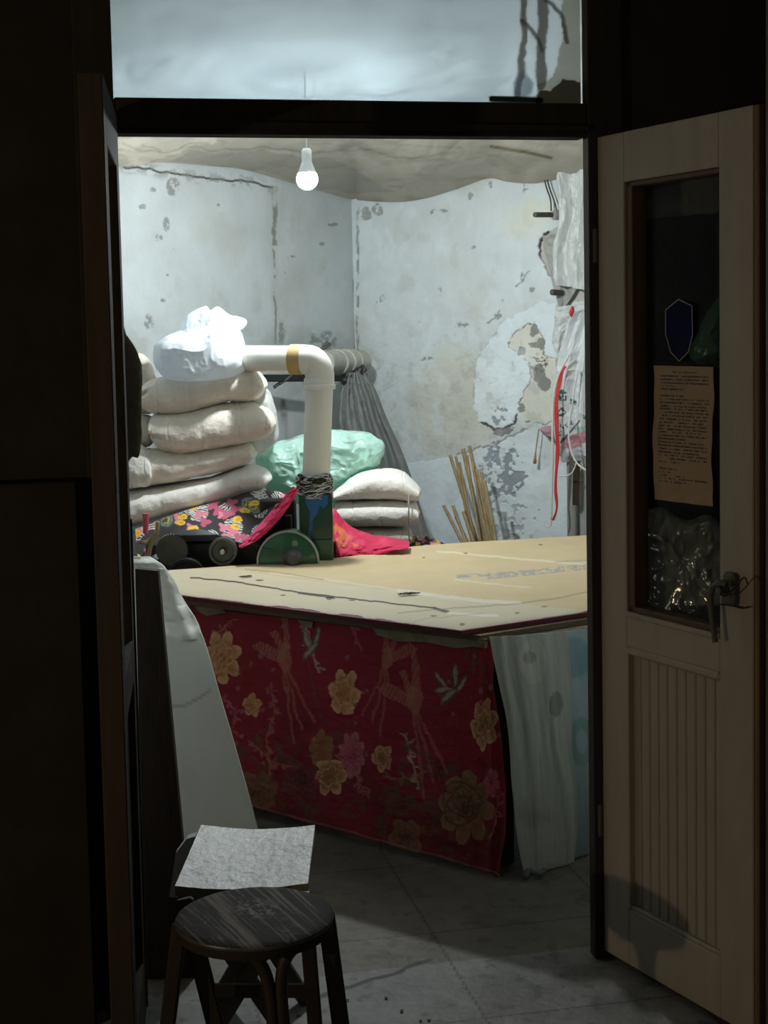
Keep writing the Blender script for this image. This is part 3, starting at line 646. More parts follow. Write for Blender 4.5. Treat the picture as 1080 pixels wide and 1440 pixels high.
# cardboard top sheet: dense grid, quad A,B,C,...
CARD = np.array(s2l(206, 186, 146)); CARD2 = np.array(s2l(214, 200, 166))
def paint_card(x, y):
    c = np.broadcast_to(CARD, (len(x), 3)).copy()
    c = over(c, sm(-.2, .6, fbm(x * .01, y * .04, 0, 3)) * .25, s2l(188, 166, 124))
    front = inpoly(x, y, [(236, 801), (330, 800), (400, 812), (560, 832), (640, 842), (735, 850), (828, 858), (828, 900), (200, 900), (200, 800)])
    c = over(c, front * .65, s2l(206, 200, 176))
    for ln, w, k, cc in (([(268, 812), (330, 818), (420, 833), (520, 845), (625, 857)], .9, 1, (.03, .022, .012)), ([(420, 834), (470, 841)], 1.1, .9, (.03, .025, .012)), ([(610, 855), (630, 860)], 1.8, .9, (.05, .035, .02)),
                         ([(630, 862), (700, 866)], 1.6, .8, (.75, .72, .65)), ([(560, 830), (600, 836), (680, 845), (732, 848)], 2.2, .8, (.72, .68, .58)), ([(380, 806), (440, 812), (560, 830)], 1.6, .35, (.72, .68, .58)),
                         ([(732, 848), (780, 842), (828, 832)], 1.0, .5, (.22, .17, .1)), ([(560, 862), (640, 855), (730, 849)], .9, .5, (.22, .17, .1)),
                         ([(615, 775), (700, 783), (800, 792), (830, 794)], 1.3, .75, (.74, .66, .50)), ([(640, 815), (700, 822), (745, 826)], .9, .6, (.72, .66, .50)), ([(345, 800), (400, 806), (455, 815)], .8, .5, (.2, .16, .1)),
                         ([(575, 877), (600, 870), (680, 862)], .7, .3, (.2, .16, .1))):
        c = over(c, sm(w + .6, w - .4, dline(x, y + 1.0 * fbm(x * .1, 0, 0, 2), ln)) * k, cc)
    for (a, b, rx, ry) in ((345, 811, 10, 1.6), (365, 816, 6, 1.3), (463, 842, 4, 1.6), (575, 836, 3, 1.2), (398, 837, 4, 1), (495, 844, 5, 1), (655, 778, 3, 1), (596, 784, 2, 1), (760, 766, 3, 1), (727, 862, 3, 1.3), (765, 853, 5, .8), (650, 878, 4, 2), (610, 866, 5, 1)):
        c = over(c, sm(1.3, .7, ((x - a) / rx) ** 2 + ((y - b) / ry) ** 2) * .85, (.10, .06, .04))
    # blue-grey printing, worn beyond reading
    blue = s2l(150, 152, 154)
    l1 = (np.abs(y - (811 - (x - 640) * .065)) < 2.3) & (x > 642) & (x < 745); c = over(c, l1 * (vn(x * .16, y * .3, 0, 5) > .42) * .75, blue)
    l2_ = (np.abs(y - (811 - (x - 685) * .10)) < 4.2) & (x > 685) & (x < 900)
    k = ((x * .085) % 1); c = over(c, l2_ * ((k > .2) | (np.abs(y - (811 - (x - 685) * .10)) > 2.6)) * (vn(x * .22, y * .5, 0, 6) > .33) * .7, blue)
    c = over(c, (np.abs(y - (790 - (x - 780) * .05)) < 1) * (x > 780) * .5, blue)
    return c
nu, nv = 420, 260
U = lin(0, 1, nu); Vv = lin(0, 1, nv)
front = np.array([(B + (A - B) * u * 1.0) for u in U])                      # front edge B->A
backc = crv([Cc, E1, Em, Dd], nu)
# sheet 1 spans B-A front to C-D back; sheet 2 continues to the right
fr_edge = []
G = front[:, None] * (1 - Vv[None, :, None]) + backc[:, None] * Vv[None, :, None]
tot = 1.0
def cardz(P): return ZT - .002 + .0022 * fbm(P[..., 0] * 3, P[..., 1] * 3, 0, 4) 
def ragged(G):
    G = G.copy(); G[..., 2] = cardz(G); return G
# main polygon as quad fan: add right part A->E front, D->Fp back
G2 = (A + (E - A) * U[:150, None] / U[149])[:, None] * (1 - Vv[None, :, None]) + (Dd + (Fp - Dd) * U[:150, None] / U[149])[:, None] * Vv[None, :, None]
GG = np.concatenate([G, G2[1:]], 0); GG = ragged(GG)
GG[..., 1] += (.004 * fbm(np.arange(GG.shape[0])[:, None] * .05, Vv[None] * 2, 0, 3) * (1 - Vv[None]) ** 20)
GG[..., 2] -= .005 * (1 - Vv[None]) ** 30 * (1 + fbm(np.arange(GG.shape[0])[:, None] * .03, 0, 0, 5))
c = paint_card(*proj(GG.reshape(-1, 3))).reshape(GG.shape)
edge = ((1 - Vv[None]) ** 60 * np.ones((GG.shape[0], 1))); c = over(c, edge * .8, (.32, .28, .26))
MB().slab(GG, np.array([0, 0, -.003]), c).build('cardboard_top', 'cardboard', tb, smooth=40, label='tan cardboard top with slits, creases and faded blue print')
# torn packing strips under the edge
def hang(mb, pts, off): solid_poly(mb, [np.array(q) for q in pts], off)
fdir = (Bb - Ab) / np.linalg.norm(Bb - Ab); fn_ = np.array([fdir[1], -fdir[0], 0]); fn_ = fn_ if fn_[1] < 0 else -fn_
def facept(px, py, off=.0): return atp(px, py, Ab + fn_ * off, fn_)
for pl in ([(520, 878), (560, 886), (620, 893), (684, 899), (676, 908), (640, 912), (600, 903), (560, 902), (530, 893)], [(272, 848), (310, 852), (318, 862), (290, 866), (276, 858)], [(418, 872), (440, 874), (438, 884), (425, 880)]):
    mb = MB(); solid_poly(mb, [facept(a, b, .022) for a, b in pl], fn_ * -.004); mb.build('torn_strip', 'ply', tb, label='torn strip of brown packing board')

# debris on the cardboard
for i, (a, b, s_, lab) in enumerate(((575, 837, .022, 'dark curled scrap near the middle of the cardboard front'), (346, 812, .012, 'small brown chip on the left end of the cardboard'), (463, 842, .007, 'tiny dark crumb by the slit in the cardboard'))):
    p = atz(a, b, ZT); mb = MB(); gu, gv = np.meshgrid(lin(-1, 1, 26), lin(-1, 1, 9), indexing='ij')
    wd = (.45 + .35 * fbm(gu * 3, i * 5., 0, 3 + i)) * np.sqrt(np.clip(1 - gu ** 2, .02, 1))
    G = np.stack([p[0] + s_ * 1.5 * gu + s_ * .2 * gv, p[1] + s_ * 1.1 * gv * wd + s_ * .3 * np.sin(gu * 2), p[2] + .003 + s_ * .16 * gv ** 2 + s_ * .12 * fbm(gu * 3, gv, 0, i + 9)], -1)
    mb.slab(G, np.array([0, 0, .0012]))
    tag(mb.build('debris_scrap', 'debris', smooth=True), lab, 'scrap')

# ------------------------------------------------------------ red printed cloth
RED = np.array((.29, .007, .024)); OR = (.66, .29, .11); ORL = (.80, .48, .27); OL = (.34, .19, .08); PK = (.55, .12, .16); GRN = (.13, .075, .04); LT = (.60, .46, .34); PALE = (.48, .17, .11)
def flower(c, x, y, cx, cy, r, n, rot, base, light, core, s, sx=1, sy=1):
    dx, dy = (x - cx) / sx, (y - cy) / sy; rr = np.hypot(dx, dy) / r; th = np.arctan2(dy, dx) + rot
    rad = .70 + .30 * np.abs(np.cos(th * n / 2)) ** .7 + .05 * np.sin(th * 7 + s); m = rr < rad
    c = over(c, m * .92, base)
    c = over(c, m * sm(.55, 1.0, rr / rad) * .75, light); c = over(c, m * sm(.5, .75, vn(th * 9, rr * 3, 0, s + 3)) * sm(1, .3, rr) * .45, core)
    c = over(c, m * sm(.0, .5, fbm(x * .12, y * .12, 0, s + 40)) * .35, RED * 1.4)
    c = over(c, m * (np.abs(np.cos(th * n / 2)) < .16) * (rr > .25) * .55, np.array(core))
    r2 = rr / .55; rad2 = .7 + .3 * np.abs(np.cos(th * n / 2 + 1)); c = over(c, (np.abs(r2 - rad2) < .08) * m * .6, light)
    c = over(c, (rr < .2) * (vn(x * .6, y * .6, 0, s) > .4) * .8, core); return c
def spray(c, x, y, pts, w, col, k=.8, leaves=0, s=0):
    c = over(c, sm(w + .5, w - .3, dline(x, y, pts)) * k, col)
    P = crv(pts, leaves + 2) if leaves else []
    rs = np.random.RandomState(s)
    for q in P[1:-1] if leaves else []:
        a = rs.uniform(0, 6.28); L = rs.uniform(6, 13); e = q + np.array([math.cos(a), math.sin(a)]) * L
        mx = (q + e) / 2; d = np.hypot((x - mx[0]) * math.cos(a) + (y - mx[1]) * math.sin(a), 3.2 * (-(x - mx[0]) * math.sin(a) + (y - mx[1]) * math.cos(a)))
        c = over(c, (d < L / 2) * k, col)
    return c
def bird(c, x, y, cx, cy, sc, flip, col):
    X, Y = (x - cx) / sc * flip, (y - cy) / sc
    m = ((X / 9) ** 2 + ((Y) / 20) ** 2 < 1); c = over(c, m * .7, col)
    for poly in ([(-2, -12), (-3, -62), (2, -66), (9, -10)], [(-4, -6), (-34, -24), (-48, -16), (-30, -2), (-6, 8)], [(2, 12), (-8, 2), (-14, -22), (-20, -36), (-12, -38), (0, -14)]):
        c = over(c, inpoly(X, Y, poly) * (.35 + .45 * (np.sin(X * 1.2 + Y * .4) > 0)), col)
    for k, q in enumerate(([(0, 12), (10, 50), (24, 100)], [(2, 12), (18, 45), (40, 88)], [(-2, 14), (4, 60), (12, 120)])):
        d = dline(X, Y, q); c = over(c, sm(3.0, .4, d) * (.45 + .25 * (np.sin(Y * 1.6) > 0)), col)
    return c
def paint_red(x, y):
    c = np.broadcast_to(RED, (len(x), 3)).copy()
    c = over(c, sm(.0, .6, fbm(x * .02, y * .008, 0, 3)) * .35, (.30, .012, .03))
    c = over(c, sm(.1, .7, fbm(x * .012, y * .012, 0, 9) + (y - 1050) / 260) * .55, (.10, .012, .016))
    x, y = warp(x, y, 4, 44, .05); x, y = warp(x, y, 1.5, 47, .2)
    # bouquets' dull greenery
    for i, (a, b, rx, ry) in enumerate(((375, 1070, 60, 55), (470, 1060, 40, 55), (600, 1110, 70, 60), (650, 1150, 65, 70), (400, 1130, 60, 50), (570, 1160, 45, 40), (350, 1120, 40, 40), (520, 1130, 50, 40))):
        q = sm(1.1, .4, ((x - a) / rx) ** 2 + ((y - b) / ry) ** 2); c = over(c, q * sm(.0, .25, fbm(x * .09, y * .09, 0, 30 + i)) * .6, GRN)
    for i, (a, b, s_, fl) in enumerate(((400, 925, 1.0, 1), (545, 925, .9, -1), (583, 985, 1.15, 1), (605, 900, .01, 1))):
        if s_ > .1: c = bird(c, x, y, a, b, s_, fl, PALE)
    rs = np.random.RandomState(11)
    for i, (p, w, col, lv) in enumerate((([(430, 880), (438, 910), (448, 945)], 1.2, LT, 9), ([(380, 960), (385, 1000), (375, 1050), (380, 1090)], 1.0, PALE, 22), ([(350, 1040), (380, 1070), (410, 1080)], 1, PALE, 16), ([(570, 1030), (578, 1070), (590, 1110)], 1, LT, 14), ([(630, 980), (660, 940), (655, 910)], 1, GRN, 14),
                                         ([(490, 870), (500, 885), (505, 910)], .8, PK, 14), ([(310, 980), (330, 1000), (322, 1040)], .9, PK, 16), ([(660, 905), (680, 940), (690, 980)], .8, GRN, 18), ([(470, 1060), (500, 1090), (520, 1120)], 1, PALE, 20), ([(330, 870), (310, 885), (300, 900)], .8, PALE, 14), ([(540, 1090), (575, 1095), (600, 1085)], 1, OL, 14), ([(685, 1090), (700, 1130), (690, 1180)], 1, PK, 12), ([(395, 1100), (420, 1120), (440, 1160)], 1, GRN, 20), ([(560, 1050), (600, 1060), (620, 1100)], 1, GRN, 20))):
        c = spray(c, x, y, p, w, col, .6, lv, i)
    for k in range(60):
        a, b = rs.choice([640, 500, 340, 690, 380]) + rs.randn() * 14, rs.choice([1000, 900, 960, 1050]) + rs.randn() * 22
        c = over(c, (((x - a) / 2.6) ** 2 + ((y - b) / 3.4) ** 2 < 1) * .55, (.38, .18, .18))
    c = flower(c, x, y, 312, 925, 28, 7, .3, OR, ORL, (.35, .1, .04), 1, .95, 1.35)
    c = over(c, (((x - 306) / 14) ** 2 + ((y - 922) / 24) ** 2 < 1) * (np.sin(x * .9 + y * .5) > .1) * .6, (.62, .38, .2))
    c = flower(c, x, y, 483, 975, 25, 6, .9, OR, ORL, (.36, .14, .05), 2, .9, 1.35)
    c = flower(c, x, y, 355, 992, 13, 5, .2, OR, ORL, (.36, .14, .05), 3, 1, 1.3)
    c = flower(c, x, y, 452, 1052, 20, 5, .4, (.34, .15, .05), OL, (.2, .08, .03), 4, .9, 1.4)
    c = flower(c, x, y, 464, 1092, 24, 6, 1.1, (.40, .18, .07), ORL, (.22, .09, .03), 5, 1, 1.1)
    c = flower(c, x, y, 495, 1062, 20, 8, .5, PK, (.48, .2, .2), (.16, .01, .02), 6, .95, 1.7)
    c = flower(c, x, y, 538, 1066, 16, 5, 2, (.42, .17, .07), ORL, (.25, .1, .04), 7, 1, 1.2)
    c = flower(c, x, y, 681, 1018, 22, 6, .3, (.44, .22, .09), ORL, (.2, .09, .03), 8, .85, 1.7)
    c = flower(c, x, y, 655, 1135, 42, 8, .6, (.24, .12, .05), (.34, .18, .09), (.10, .03, .02), 9, .95, 1.25)
    for rr_ in (10, 18, 27): c = over(c, (np.abs(np.hypot((x - 648) / .95, (y - 1130) / 1.15) - rr_ - 2.5 * np.sin(3 * np.arctan2(y - 1130, x - 648) + rr_)) < 1.3) * .6, (.08, .03, .02))
    c = flower(c, x, y, 360, 1115, 32, 7, .2, (.20, .10, .04), (.26, .14, .06), (.08, .02, .02), 10)
    c = flower(c, x, y, 425, 1100, 26, 7, .8, (.16, .02, .03), (.24, .05, .05), (.06, .01, .01), 14)
    c = flower(c, x, y, 570, 1180, 24, 5, .8, (.20, .09, .04), (.28, .14, .06), (.08, .02, .02), 11, 1, 1.2)
    c = flower(c, x, y, 690, 1100, 15, 6, .8, PK, (.4, .12, .14), (.12, .01, .02), 12, .8, 1.5)
    for (a, b, an) in ((620, 958, -2.3), (640, 950, -1.5), (626, 972, 3.0), (648, 962, -1.0), (632, 980, 2.4), (430, 900, -1.9), (445, 895, -1.2), (438, 915, 2.2)):
        d = np.hypot((x - a) * math.cos(an) + (y - b) * math.sin(an), 3.0 * (-(x - a) * math.sin(an) + (y - b) * math.cos(an)))
        c = over(c, (d < 17) * .8, GRN); c = over(c, sm(17, 8, d) * ((-(x - a) * math.sin(an) + (y - b) * math.cos(an)) > -1) * .7, LT)
    c = over(c, sm(1.8, .6, dline(x, y, [(435, 935), (442, 975), (452, 1010)])) * .7, GRN)
    return c
NU, NV = 470, 430
tops = crv([facept(225, 846), facept(340, 860), facept(500, 880), facept(655, 897), facept(694, 900)], NU)
U = lin(0, 1, NU); V = lin(0, 1, NV)
edgeR = lambda v: np.interp(v, [0, .18, .4, .62, .8, .93, 1], [0, .004, .035, .055, .062, .045, .04])
zb = .012 + .03 * (1 - U) + .003 * np.sin(U * 30)
G = np.zeros((NU, NV, 3))
for j, v in enumerate(V):
    s_ = U[:, None] * edgeR(v); base = tops.copy(); base[:, 2] = 0; zz = tops[:, 2] * (1 - v) + zb * v
    G[:, j] = base - fdir[None] * s_; G[:, j, 2] = zz
uu, vv = np.meshgrid(U, V, indexing='ij')
fold = .006 * np.sin(uu * 30 + 3 * fbm(uu * 4, vv * 1.5, 0, 3)) * (.4 + .2 * vv) + .010 * fbm(uu * 7, vv * 1.2, 0, 8) + .004 * fbm(uu * 30, vv * 20, 0, 9)
G = G + fn_ * (.012 + fold + .035 * vv)[..., None]
# print is laid out before the folds
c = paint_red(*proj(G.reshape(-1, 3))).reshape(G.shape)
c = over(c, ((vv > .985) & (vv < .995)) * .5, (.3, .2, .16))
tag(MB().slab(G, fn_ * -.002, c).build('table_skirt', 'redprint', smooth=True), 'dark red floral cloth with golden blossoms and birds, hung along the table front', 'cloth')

# ------------------------------------------------------------ curtains on the table's right side
rd = (Eb - Ab) / np.linalg.norm(Eb - Ab); rn = np.array([rd[1], -rd[0], 0]); rn = rn if rn[1] < 0 else -rn
def rpt(px, py, off=.03): return atp(px, py, Ab + rn * off, rn)
def drape(name, left, right, off, painter, m, lab, cat, nf, amp, seed, nu=140, nv=180):
    Lc = crv(left, nv); Rc = crv(right, nv); uu, vv = np.meshgrid(lin(0, 1, nu), lin(0, 1, nv), indexing='ij')
    G = rpt(Lc[None, :, 0] * (1 - uu) + Rc[None, :, 0] * uu, Lc[None, :, 1] * (1 - uu) + Rc[None, :, 1] * uu, off)
    G[..., 2] = np.maximum(G[..., 2], .006)
    G = G + rn * (amp * np.sin(uu * nf + 5 * fbm(uu * 2.5, vv * 1.5, 0, seed)) * (.2 + .8 * (1 - vv)) + 1.0 * amp * fbm(uu * 6, vv * 3, 0, seed + 1))[..., None]
    c = painter(*proj(G.reshape(-1, 3))).reshape(G.shape)
    return tag(MB().slab(G, rn * -.002, c).build(name, m, smooth=True), lab, cat)
def paint_cur(x, y):
    c = np.broadcast_to(np.array((.52, .54, .48)), (len(x), 3)).copy(); x, y = warp(x, y, 2, 5, .08)
    q = (((x - 750) / 20) ** 2 + ((y - 930) / 32) ** 2 < 1); c = over(c, q * .6, (.66, .66, .58)); q = (((x - 745) / 9) ** 2 + ((y - 925) / 9) ** 2 < 1); c = over(c, q * .6, (.28, .30, .27))
    q = (((x - 782) / 10) ** 2 + ((y - 990) / 18) ** 2 < 1); c = over(c, q * .6, (.16, .20, .18))
    for (a, b) in ((728, 910), (728, 965), (718, 995), (735, 1020), (740, 1060), (778, 1040), (745, 1120), (728, 1142), (760, 1145), (768, 1190), (795, 1185), (790, 1205), (805, 1120), (780, 1135), (742, 1180)):
        c = over(c, (((x - a) / 4.5) ** 2 + ((y - b) / 4.5) ** 2 < 1) * .45, (.50, .48, .42))
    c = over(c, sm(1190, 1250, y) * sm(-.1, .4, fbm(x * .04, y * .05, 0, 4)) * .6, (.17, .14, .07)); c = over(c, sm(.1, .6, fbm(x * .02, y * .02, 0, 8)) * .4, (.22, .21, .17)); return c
def paint_cur2(x, y):
    c = np.broadcast_to(np.array((.42, .52, .54)), (len(x), 3)).copy()
    c = over(c, sm(1.2, .7, ((x - 805) / 28) ** 2 + ((y - 925) / 30) ** 2) * .6, (.16, .34, .40))
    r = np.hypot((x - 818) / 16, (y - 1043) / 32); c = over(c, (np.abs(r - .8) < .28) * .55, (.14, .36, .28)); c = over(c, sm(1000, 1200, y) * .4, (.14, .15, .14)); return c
drape('curtain', [(740, 893), (765, 1000), (780, 1120), (775, 1252)], [(900, 876), (905, 1000), (905, 1120), (905, 1246)], .020, paint_cur2, 'curtain', 'pale blue plastic sheet with faint rings hanging at the table side by the jamb', 'curtain', 13, .004, 31, 100, 140)
drape('curtain', [(690, 896), (702, 960), (714, 1020), (719, 1100), (727, 1180), (742, 1250), (752, 1268)], [(800, 888), (806, 980), (804, 1050), (812, 1120), (810, 1200), (800, 1248), (776, 1272)], .05, paint_cur, 'curtain', 'grey-green sheer curtain with white dots hanging from the table corner beside the red cloth', 'curtain', 17, .0045, 21)
mb = MB(); q = rpt(744, 1264, .08); q[2] = .012; mb.tube(crv([q + np.array([-.01, 0, 0]), q + np.array([.0, .02, .012]), q + np.array([.03, .02, .004]), q + np.array([.05, .05, .002])], 12), .009, 8)
tag(mb.build('rag', 'greyfab', smooth=True), 'small twisted rag on the floor at the foot of the sheer curtain', 'rag')

# ------------------------------------------------------------ white sheet and plank at left
def paint_sheet(x, y):
    c = np.broadcast_to(np.array((.80, .80, .74)), (len(x), 3)).copy()
    c = over(c, sm(0, .7, fbm(x * .012, y * .01, 0, 3)) * .25, (.62, .60, .50))
    c = over(c, sm(3, 1, dline(x, y + 2 * fbm(x * .05, 0, 0, 2), [(242, 996), (265, 990), (295, 972)])) * .45, (.16, .15, .12)); return c
right = [(206, 786), (226, 795), (243, 815), (256, 843), (274, 872), (290, 912), (308, 975), (334, 1065), (360, 1158), (378, 1225), (384, 1262)]
left = [(150, 786), (150, 800), (150, 822), (150, 850), (150, 880), (150, 920), (150, 980), (150, 1070), (150, 1160), (150, 1225), (150, 1262)]
nv, nu = 220, 120; Lc = crv(left, nv); Rc = crv(right, nv); vv = lin(0, 1, nv)
bot = at(384, 1262, 4.17)
G = np.zeros((nu, nv, 3))
for j in range(nv):
    Dp = 4.62 - (4.62 - 4.17) * sm(0, 1, vv[j]) 
    for i, u in enumerate(lin(0, 1, nu)): G[i, j] = at(Lc[j, 0] * (1 - u) + Rc[j, 0] * u, Lc[j, 1] * (1 - u) + Rc[j, 1] * u, Dp)
G[..., 2] = np.maximum(G[..., 2], .012)
uu, v2_ = np.meshgrid(lin(0, 1, nu), vv, indexing='ij')
x, y = proj(G.reshape(-1, 3)); x = x.reshape(nu, nv); y = y.reshape(nu, nv)
G[..., 1] += .05 * (uu - .85) ** 2 * 2 + .008 * fbm(uu * 4, v2_ * 6, 0, 6) - .006 * sm(12, 0, np.abs(y - 896 + (x - 240) * .12 + 6 * fbm(x * .04, 0, 0, 8))) * sm(930, 900, y) - .010 * sm(12, 0, np.abs((y - 830) * .4 - (x - 236) + 5)) * (y < 900) * (y > 800) + .03 * sm(.08, 0, v2_)
G[..., 1] += .016 * ridge(x * .020 + y * .01, y * .022, 0, 9) * sm(925, 870, y) + .004 * ridge(x * .01, y * .008, 0, 19)
c = paint_sheet(x.ravel(), y.ravel()).reshape(G.shape)
tag(MB().slab(G, np.array([0, .012, 0]), c).build('packing_sheet', 'sheet', smooth=50), 'large creased white plastic sheet standing against the left end of the table', 'sheet')
mb = MB(); p1, p2, p3, p4 = at(190, 800, 3.72), at(222, 803, 3.72), at(258, 1200, 3.58), at(200, 1200, 3.58)
k = (p3[2] - .0) / (p2[2] - p3[2]); p3b = p3 + (p3 - p2) * k; p4b = p4 + (p4 - p1) * k
solid_poly(mb, [p1, p2, p3b, p4b], (0, .03, 0)); tag(mb.build('plank', 'plank'), 'dark brown wooden plank leaning just inside the left door jamb', 'plank')
# cloth hanging from the left leaf edge
mb = MB(); inflate(mb, [(172, 470), (180, 473), (188, 486), (196, 500), (201, 516), (200, 560), (198, 600), (195, 640), (186, 643), (172, 640)], 3.50, .015, .015, crump=.014, cs=14, seed=3, n=90, rings=24, pw=3, ctr=(182, 560))
tag(mb.build('work_coat', 'darkfabric', smooth=True), 'dark grey coat hanging behind the left door leaf edge', 'coat')

# ================================================================== BACK: machine bench, quilts
def px2(a, b, Y): return at(a, b, Y)
# long bench carrying quilts, covered by things
bn = thing('machine_bench', 'dark low bench behind the table carrying the machinery and quilts', 'bench', (-.66, 6.14, 0))
mb = MB(); mb.box((-.66, 6.14, .60), (.74, .34, .05), bev=.004); mb.build('bench_top', 'blackmetal', bn)
for sx in (-1, 1):
    for sy in (-1, 1):
        MB().box((-.66 + sx * .33, 6.14 + sy * .13, .29), (.05, .05, .575), bev=.003).build('leg', 'blackmetal', bn)

def quilt(name, st, D, dep, m, lab, seed, grp, fold_l=False, n=150, nr=72, p=2.5, seams=6, tilt=0, foldx=.22, mid=0):
    """st: (px, ytop, ybot); swept padded slab with real depth"""
    S = crv(st, n); u = lin(0, 1, n)
    G = np.zeros((n, nr, 3))
    for i in range(n):
        Di = D + tilt * (u[i] - .5)
        a = at(S[i, 0], S[i, 1], Di); b = at(S[i, 0], S[i, 2], Di); cc = (a + b) / 2; hh = abs(a[2] - b[2]) / 2
        e = 1 - np.clip(1 - min(u[i], 1 - u[i]) / .10, 0, 1) ** 2.2; e = max(e, 0) ** .5
        hd = dep * (.30 + .70 * e)
        for k in range(nr):
            t = 2 * math.pi * k / nr; ct, s_ = math.cos(t), math.sin(t)
            G[i, k] = cc + np.array([0, -hd * np.sign(ct) * abs(ct) ** (2 / p) , hh * np.sign(s_) * abs(s_) ** (2 / p)])
    th = np.arange(nr) / nr * 2 * math.pi; uu = np.broadcast_to(u[:, None], (n, nr)); tt = np.broadcast_to(th[None], (n, nr))
    cen = G.mean(1, keepdims=True); dv = G - cen; L = np.linalg.norm(dv, axis=-1, keepdims=True) + 1e-9
    d = .006 * fbm(G[..., 0] * 22, G[..., 1] * 22, G[..., 2] * 22, seed) + .009 * fbm(G[..., 0] * 8, G[..., 1] * 8, G[..., 2] * 8, seed + 3)
    ph = (uu * seams + .12 * fbm(tt, uu * 3, 0, seed) + seed * .37) % 1; d = d - .0035 * sm(.05, 0, np.minimum(ph, 1 - ph))
    if fold_l:   # rolled-over end: a groove curling in from the left
        w = sm(foldx, foldx * .4, uu); yy = np.sin(tt) ; d = d - .055 * w * sm(.22, 0, np.abs(yy - mid - .5 * (uu / foldx - .5))) * (np.cos(tt) > 0)
        d = d + .006 * w
    if fold_l == 2:
        d = d - .02 * sm(.16, 0, np.abs(np.sin(tt) - .05)) * (np.cos(tt) > .0) * sm(.9, .5, uu)
    G = G + dv / L * d[..., None]
    G = np.concatenate([G, G[:, :1]], 1); mb = MB(); mb.grid(G)
    for q, rev in ((G[0, :-1], 0), (G[-1, :-1], 1)):
        c0 = q.mean(0) + np.array([(-.006 if not rev else .006), 0, 0]); mb.add(np.vstack([q, c0]), [(k, (k + 1) % nr, nr) for k in range(nr)])
    return tag(mb.build(name, m, smooth=True), lab, 'quilt', grp)
GQ = 'folded cotton quilts in the left stack'
quilt('folded_quilt', [(166, 690, 748), (174, 688, 743), (195, 686, 738), (240, 680, 723), (300, 669, 708), (345, 654, 695), (368, 657, 687), (381, 670, 676)], 6.14, .16, 'quiltw', 'white folded quilt, lowest of the left stack, lying on the floral cloth', 3, GQ, seams=7)
quilt('folded_quilt', [(166, 640, 690), (172, 632, 688), (190, 630, 684), (250, 632, 676), (300, 628, 666), (340, 622, 654), (354, 624, 648), (361, 634, 640)], 6.15, .16, 'quilt', 'cream folded quilt, second from the bottom of the left stack', 8, GQ, seams=6)
quilt('folded_quilt', [(170, 628, 688), (178, 622, 688), (195, 624, 686), (210, 634, 683), (218, 650, 672)], 6.06, .09, 'quiltw', 'white rounded quilt end poking out at the left edge of the lower stack', 5, GQ, seams=3, n=60)
quilt('folded_quilt', [(216, 594, 606), (219, 584, 620), (235, 580, 634), (260, 577, 638), (300, 568, 631), (340, 565, 623), (370, 573, 616), (383, 583, 608), (387, 593, 598)], 6.12, .16, 'quilt', 'plump cream quilt with a folded left end, third from the bottom of the left stack', 14, GQ, True, seams=6, mid=-.35, foldx=.3)
quilt('folded_quilt', [(160, 585, 628), (165, 582, 630), (190, 582, 629), (210, 584, 626), (217, 592, 618)], 6.20, .10, 'quiltd', 'tan quilt edge behind the plump cream quilt, at the left of the stack', 17, GQ, seams=2, n=60)
quilt('folded_quilt', [(203, 552, 560), (206, 541, 574), (222, 532, 581), (245, 528, 583), (280, 524, 576), (315, 518, 566), (345, 516, 564), (362, 521, 561), (370, 530, 553), (374, 539, 545)], 6.13, .16, 'quilt', 'cream folded quilt on top of the left stack under the white bag', 23, GQ, True, seams=6, mid=.15)
quilt('folded_quilt', [(190, 505, 582), (195, 498, 583), (203, 500, 583), (212, 510, 580), (218, 530, 560)], 6.20, .08, 'quiltd', 'greyish quilt tucked behind the top of the left stack, by the door edge', 29, GQ, seams=1, n=50)
# clear plastic hanging behind the stack
mb = MB(); inflate(mb, [(352, 560), (375, 545), (388, 580), (392, 610), (378, 632), (355, 640), (340, 620)], 6.18, .03, .02, crump=.03, cs=12, seed=5, n=70, rings=20)
tag(mb.build('plastic_wrap', 'clearbag', smooth=True), 'cloudy plastic wrap bulging behind the right ends of the left quilts', 'plastic wrap')
# white bag
bg = thing('plastic_bag', 'stuffed white plastic bag lying on top of the left quilt stack', 'bag', at(285, 535, 6.04))
wb = [(216, 492), (222, 480), (240, 471), (266, 466), (290, 458), (312, 451), (332, 455), (340, 468), (345, 488), (349, 512), (340, 526), (318, 535), (298, 538), (270, 537), (240, 534), (226, 525), (217, 510)]
mb = MB(); inflate(mb, wb, 6.04, .15, .12, ctr=(285, 498), crump=.018, cs=11, seed=6, n=200, rings=60, pw=3.2)
mb.build('body', 'whitebag', bg, smooth=True)
nk = [(222, 482), (232, 474), (252, 464), (259, 450), (272, 438), (288, 431), (296, 436), (306, 431), (322, 442), (336, 445), (347, 450), (346, 459), (334, 466), (310, 470), (280, 478), (250, 484), (232, 490)]
mb = MB(); inflate(mb, nk, 6.04, .06, .05, ctr=(290, 460), crump=.022, cs=11, seed=16, n=200, rings=40, pw=4)
mb.build('gathered_neck', 'bagneck', bg, smooth=True, label='translucent gathered neck of the bag')
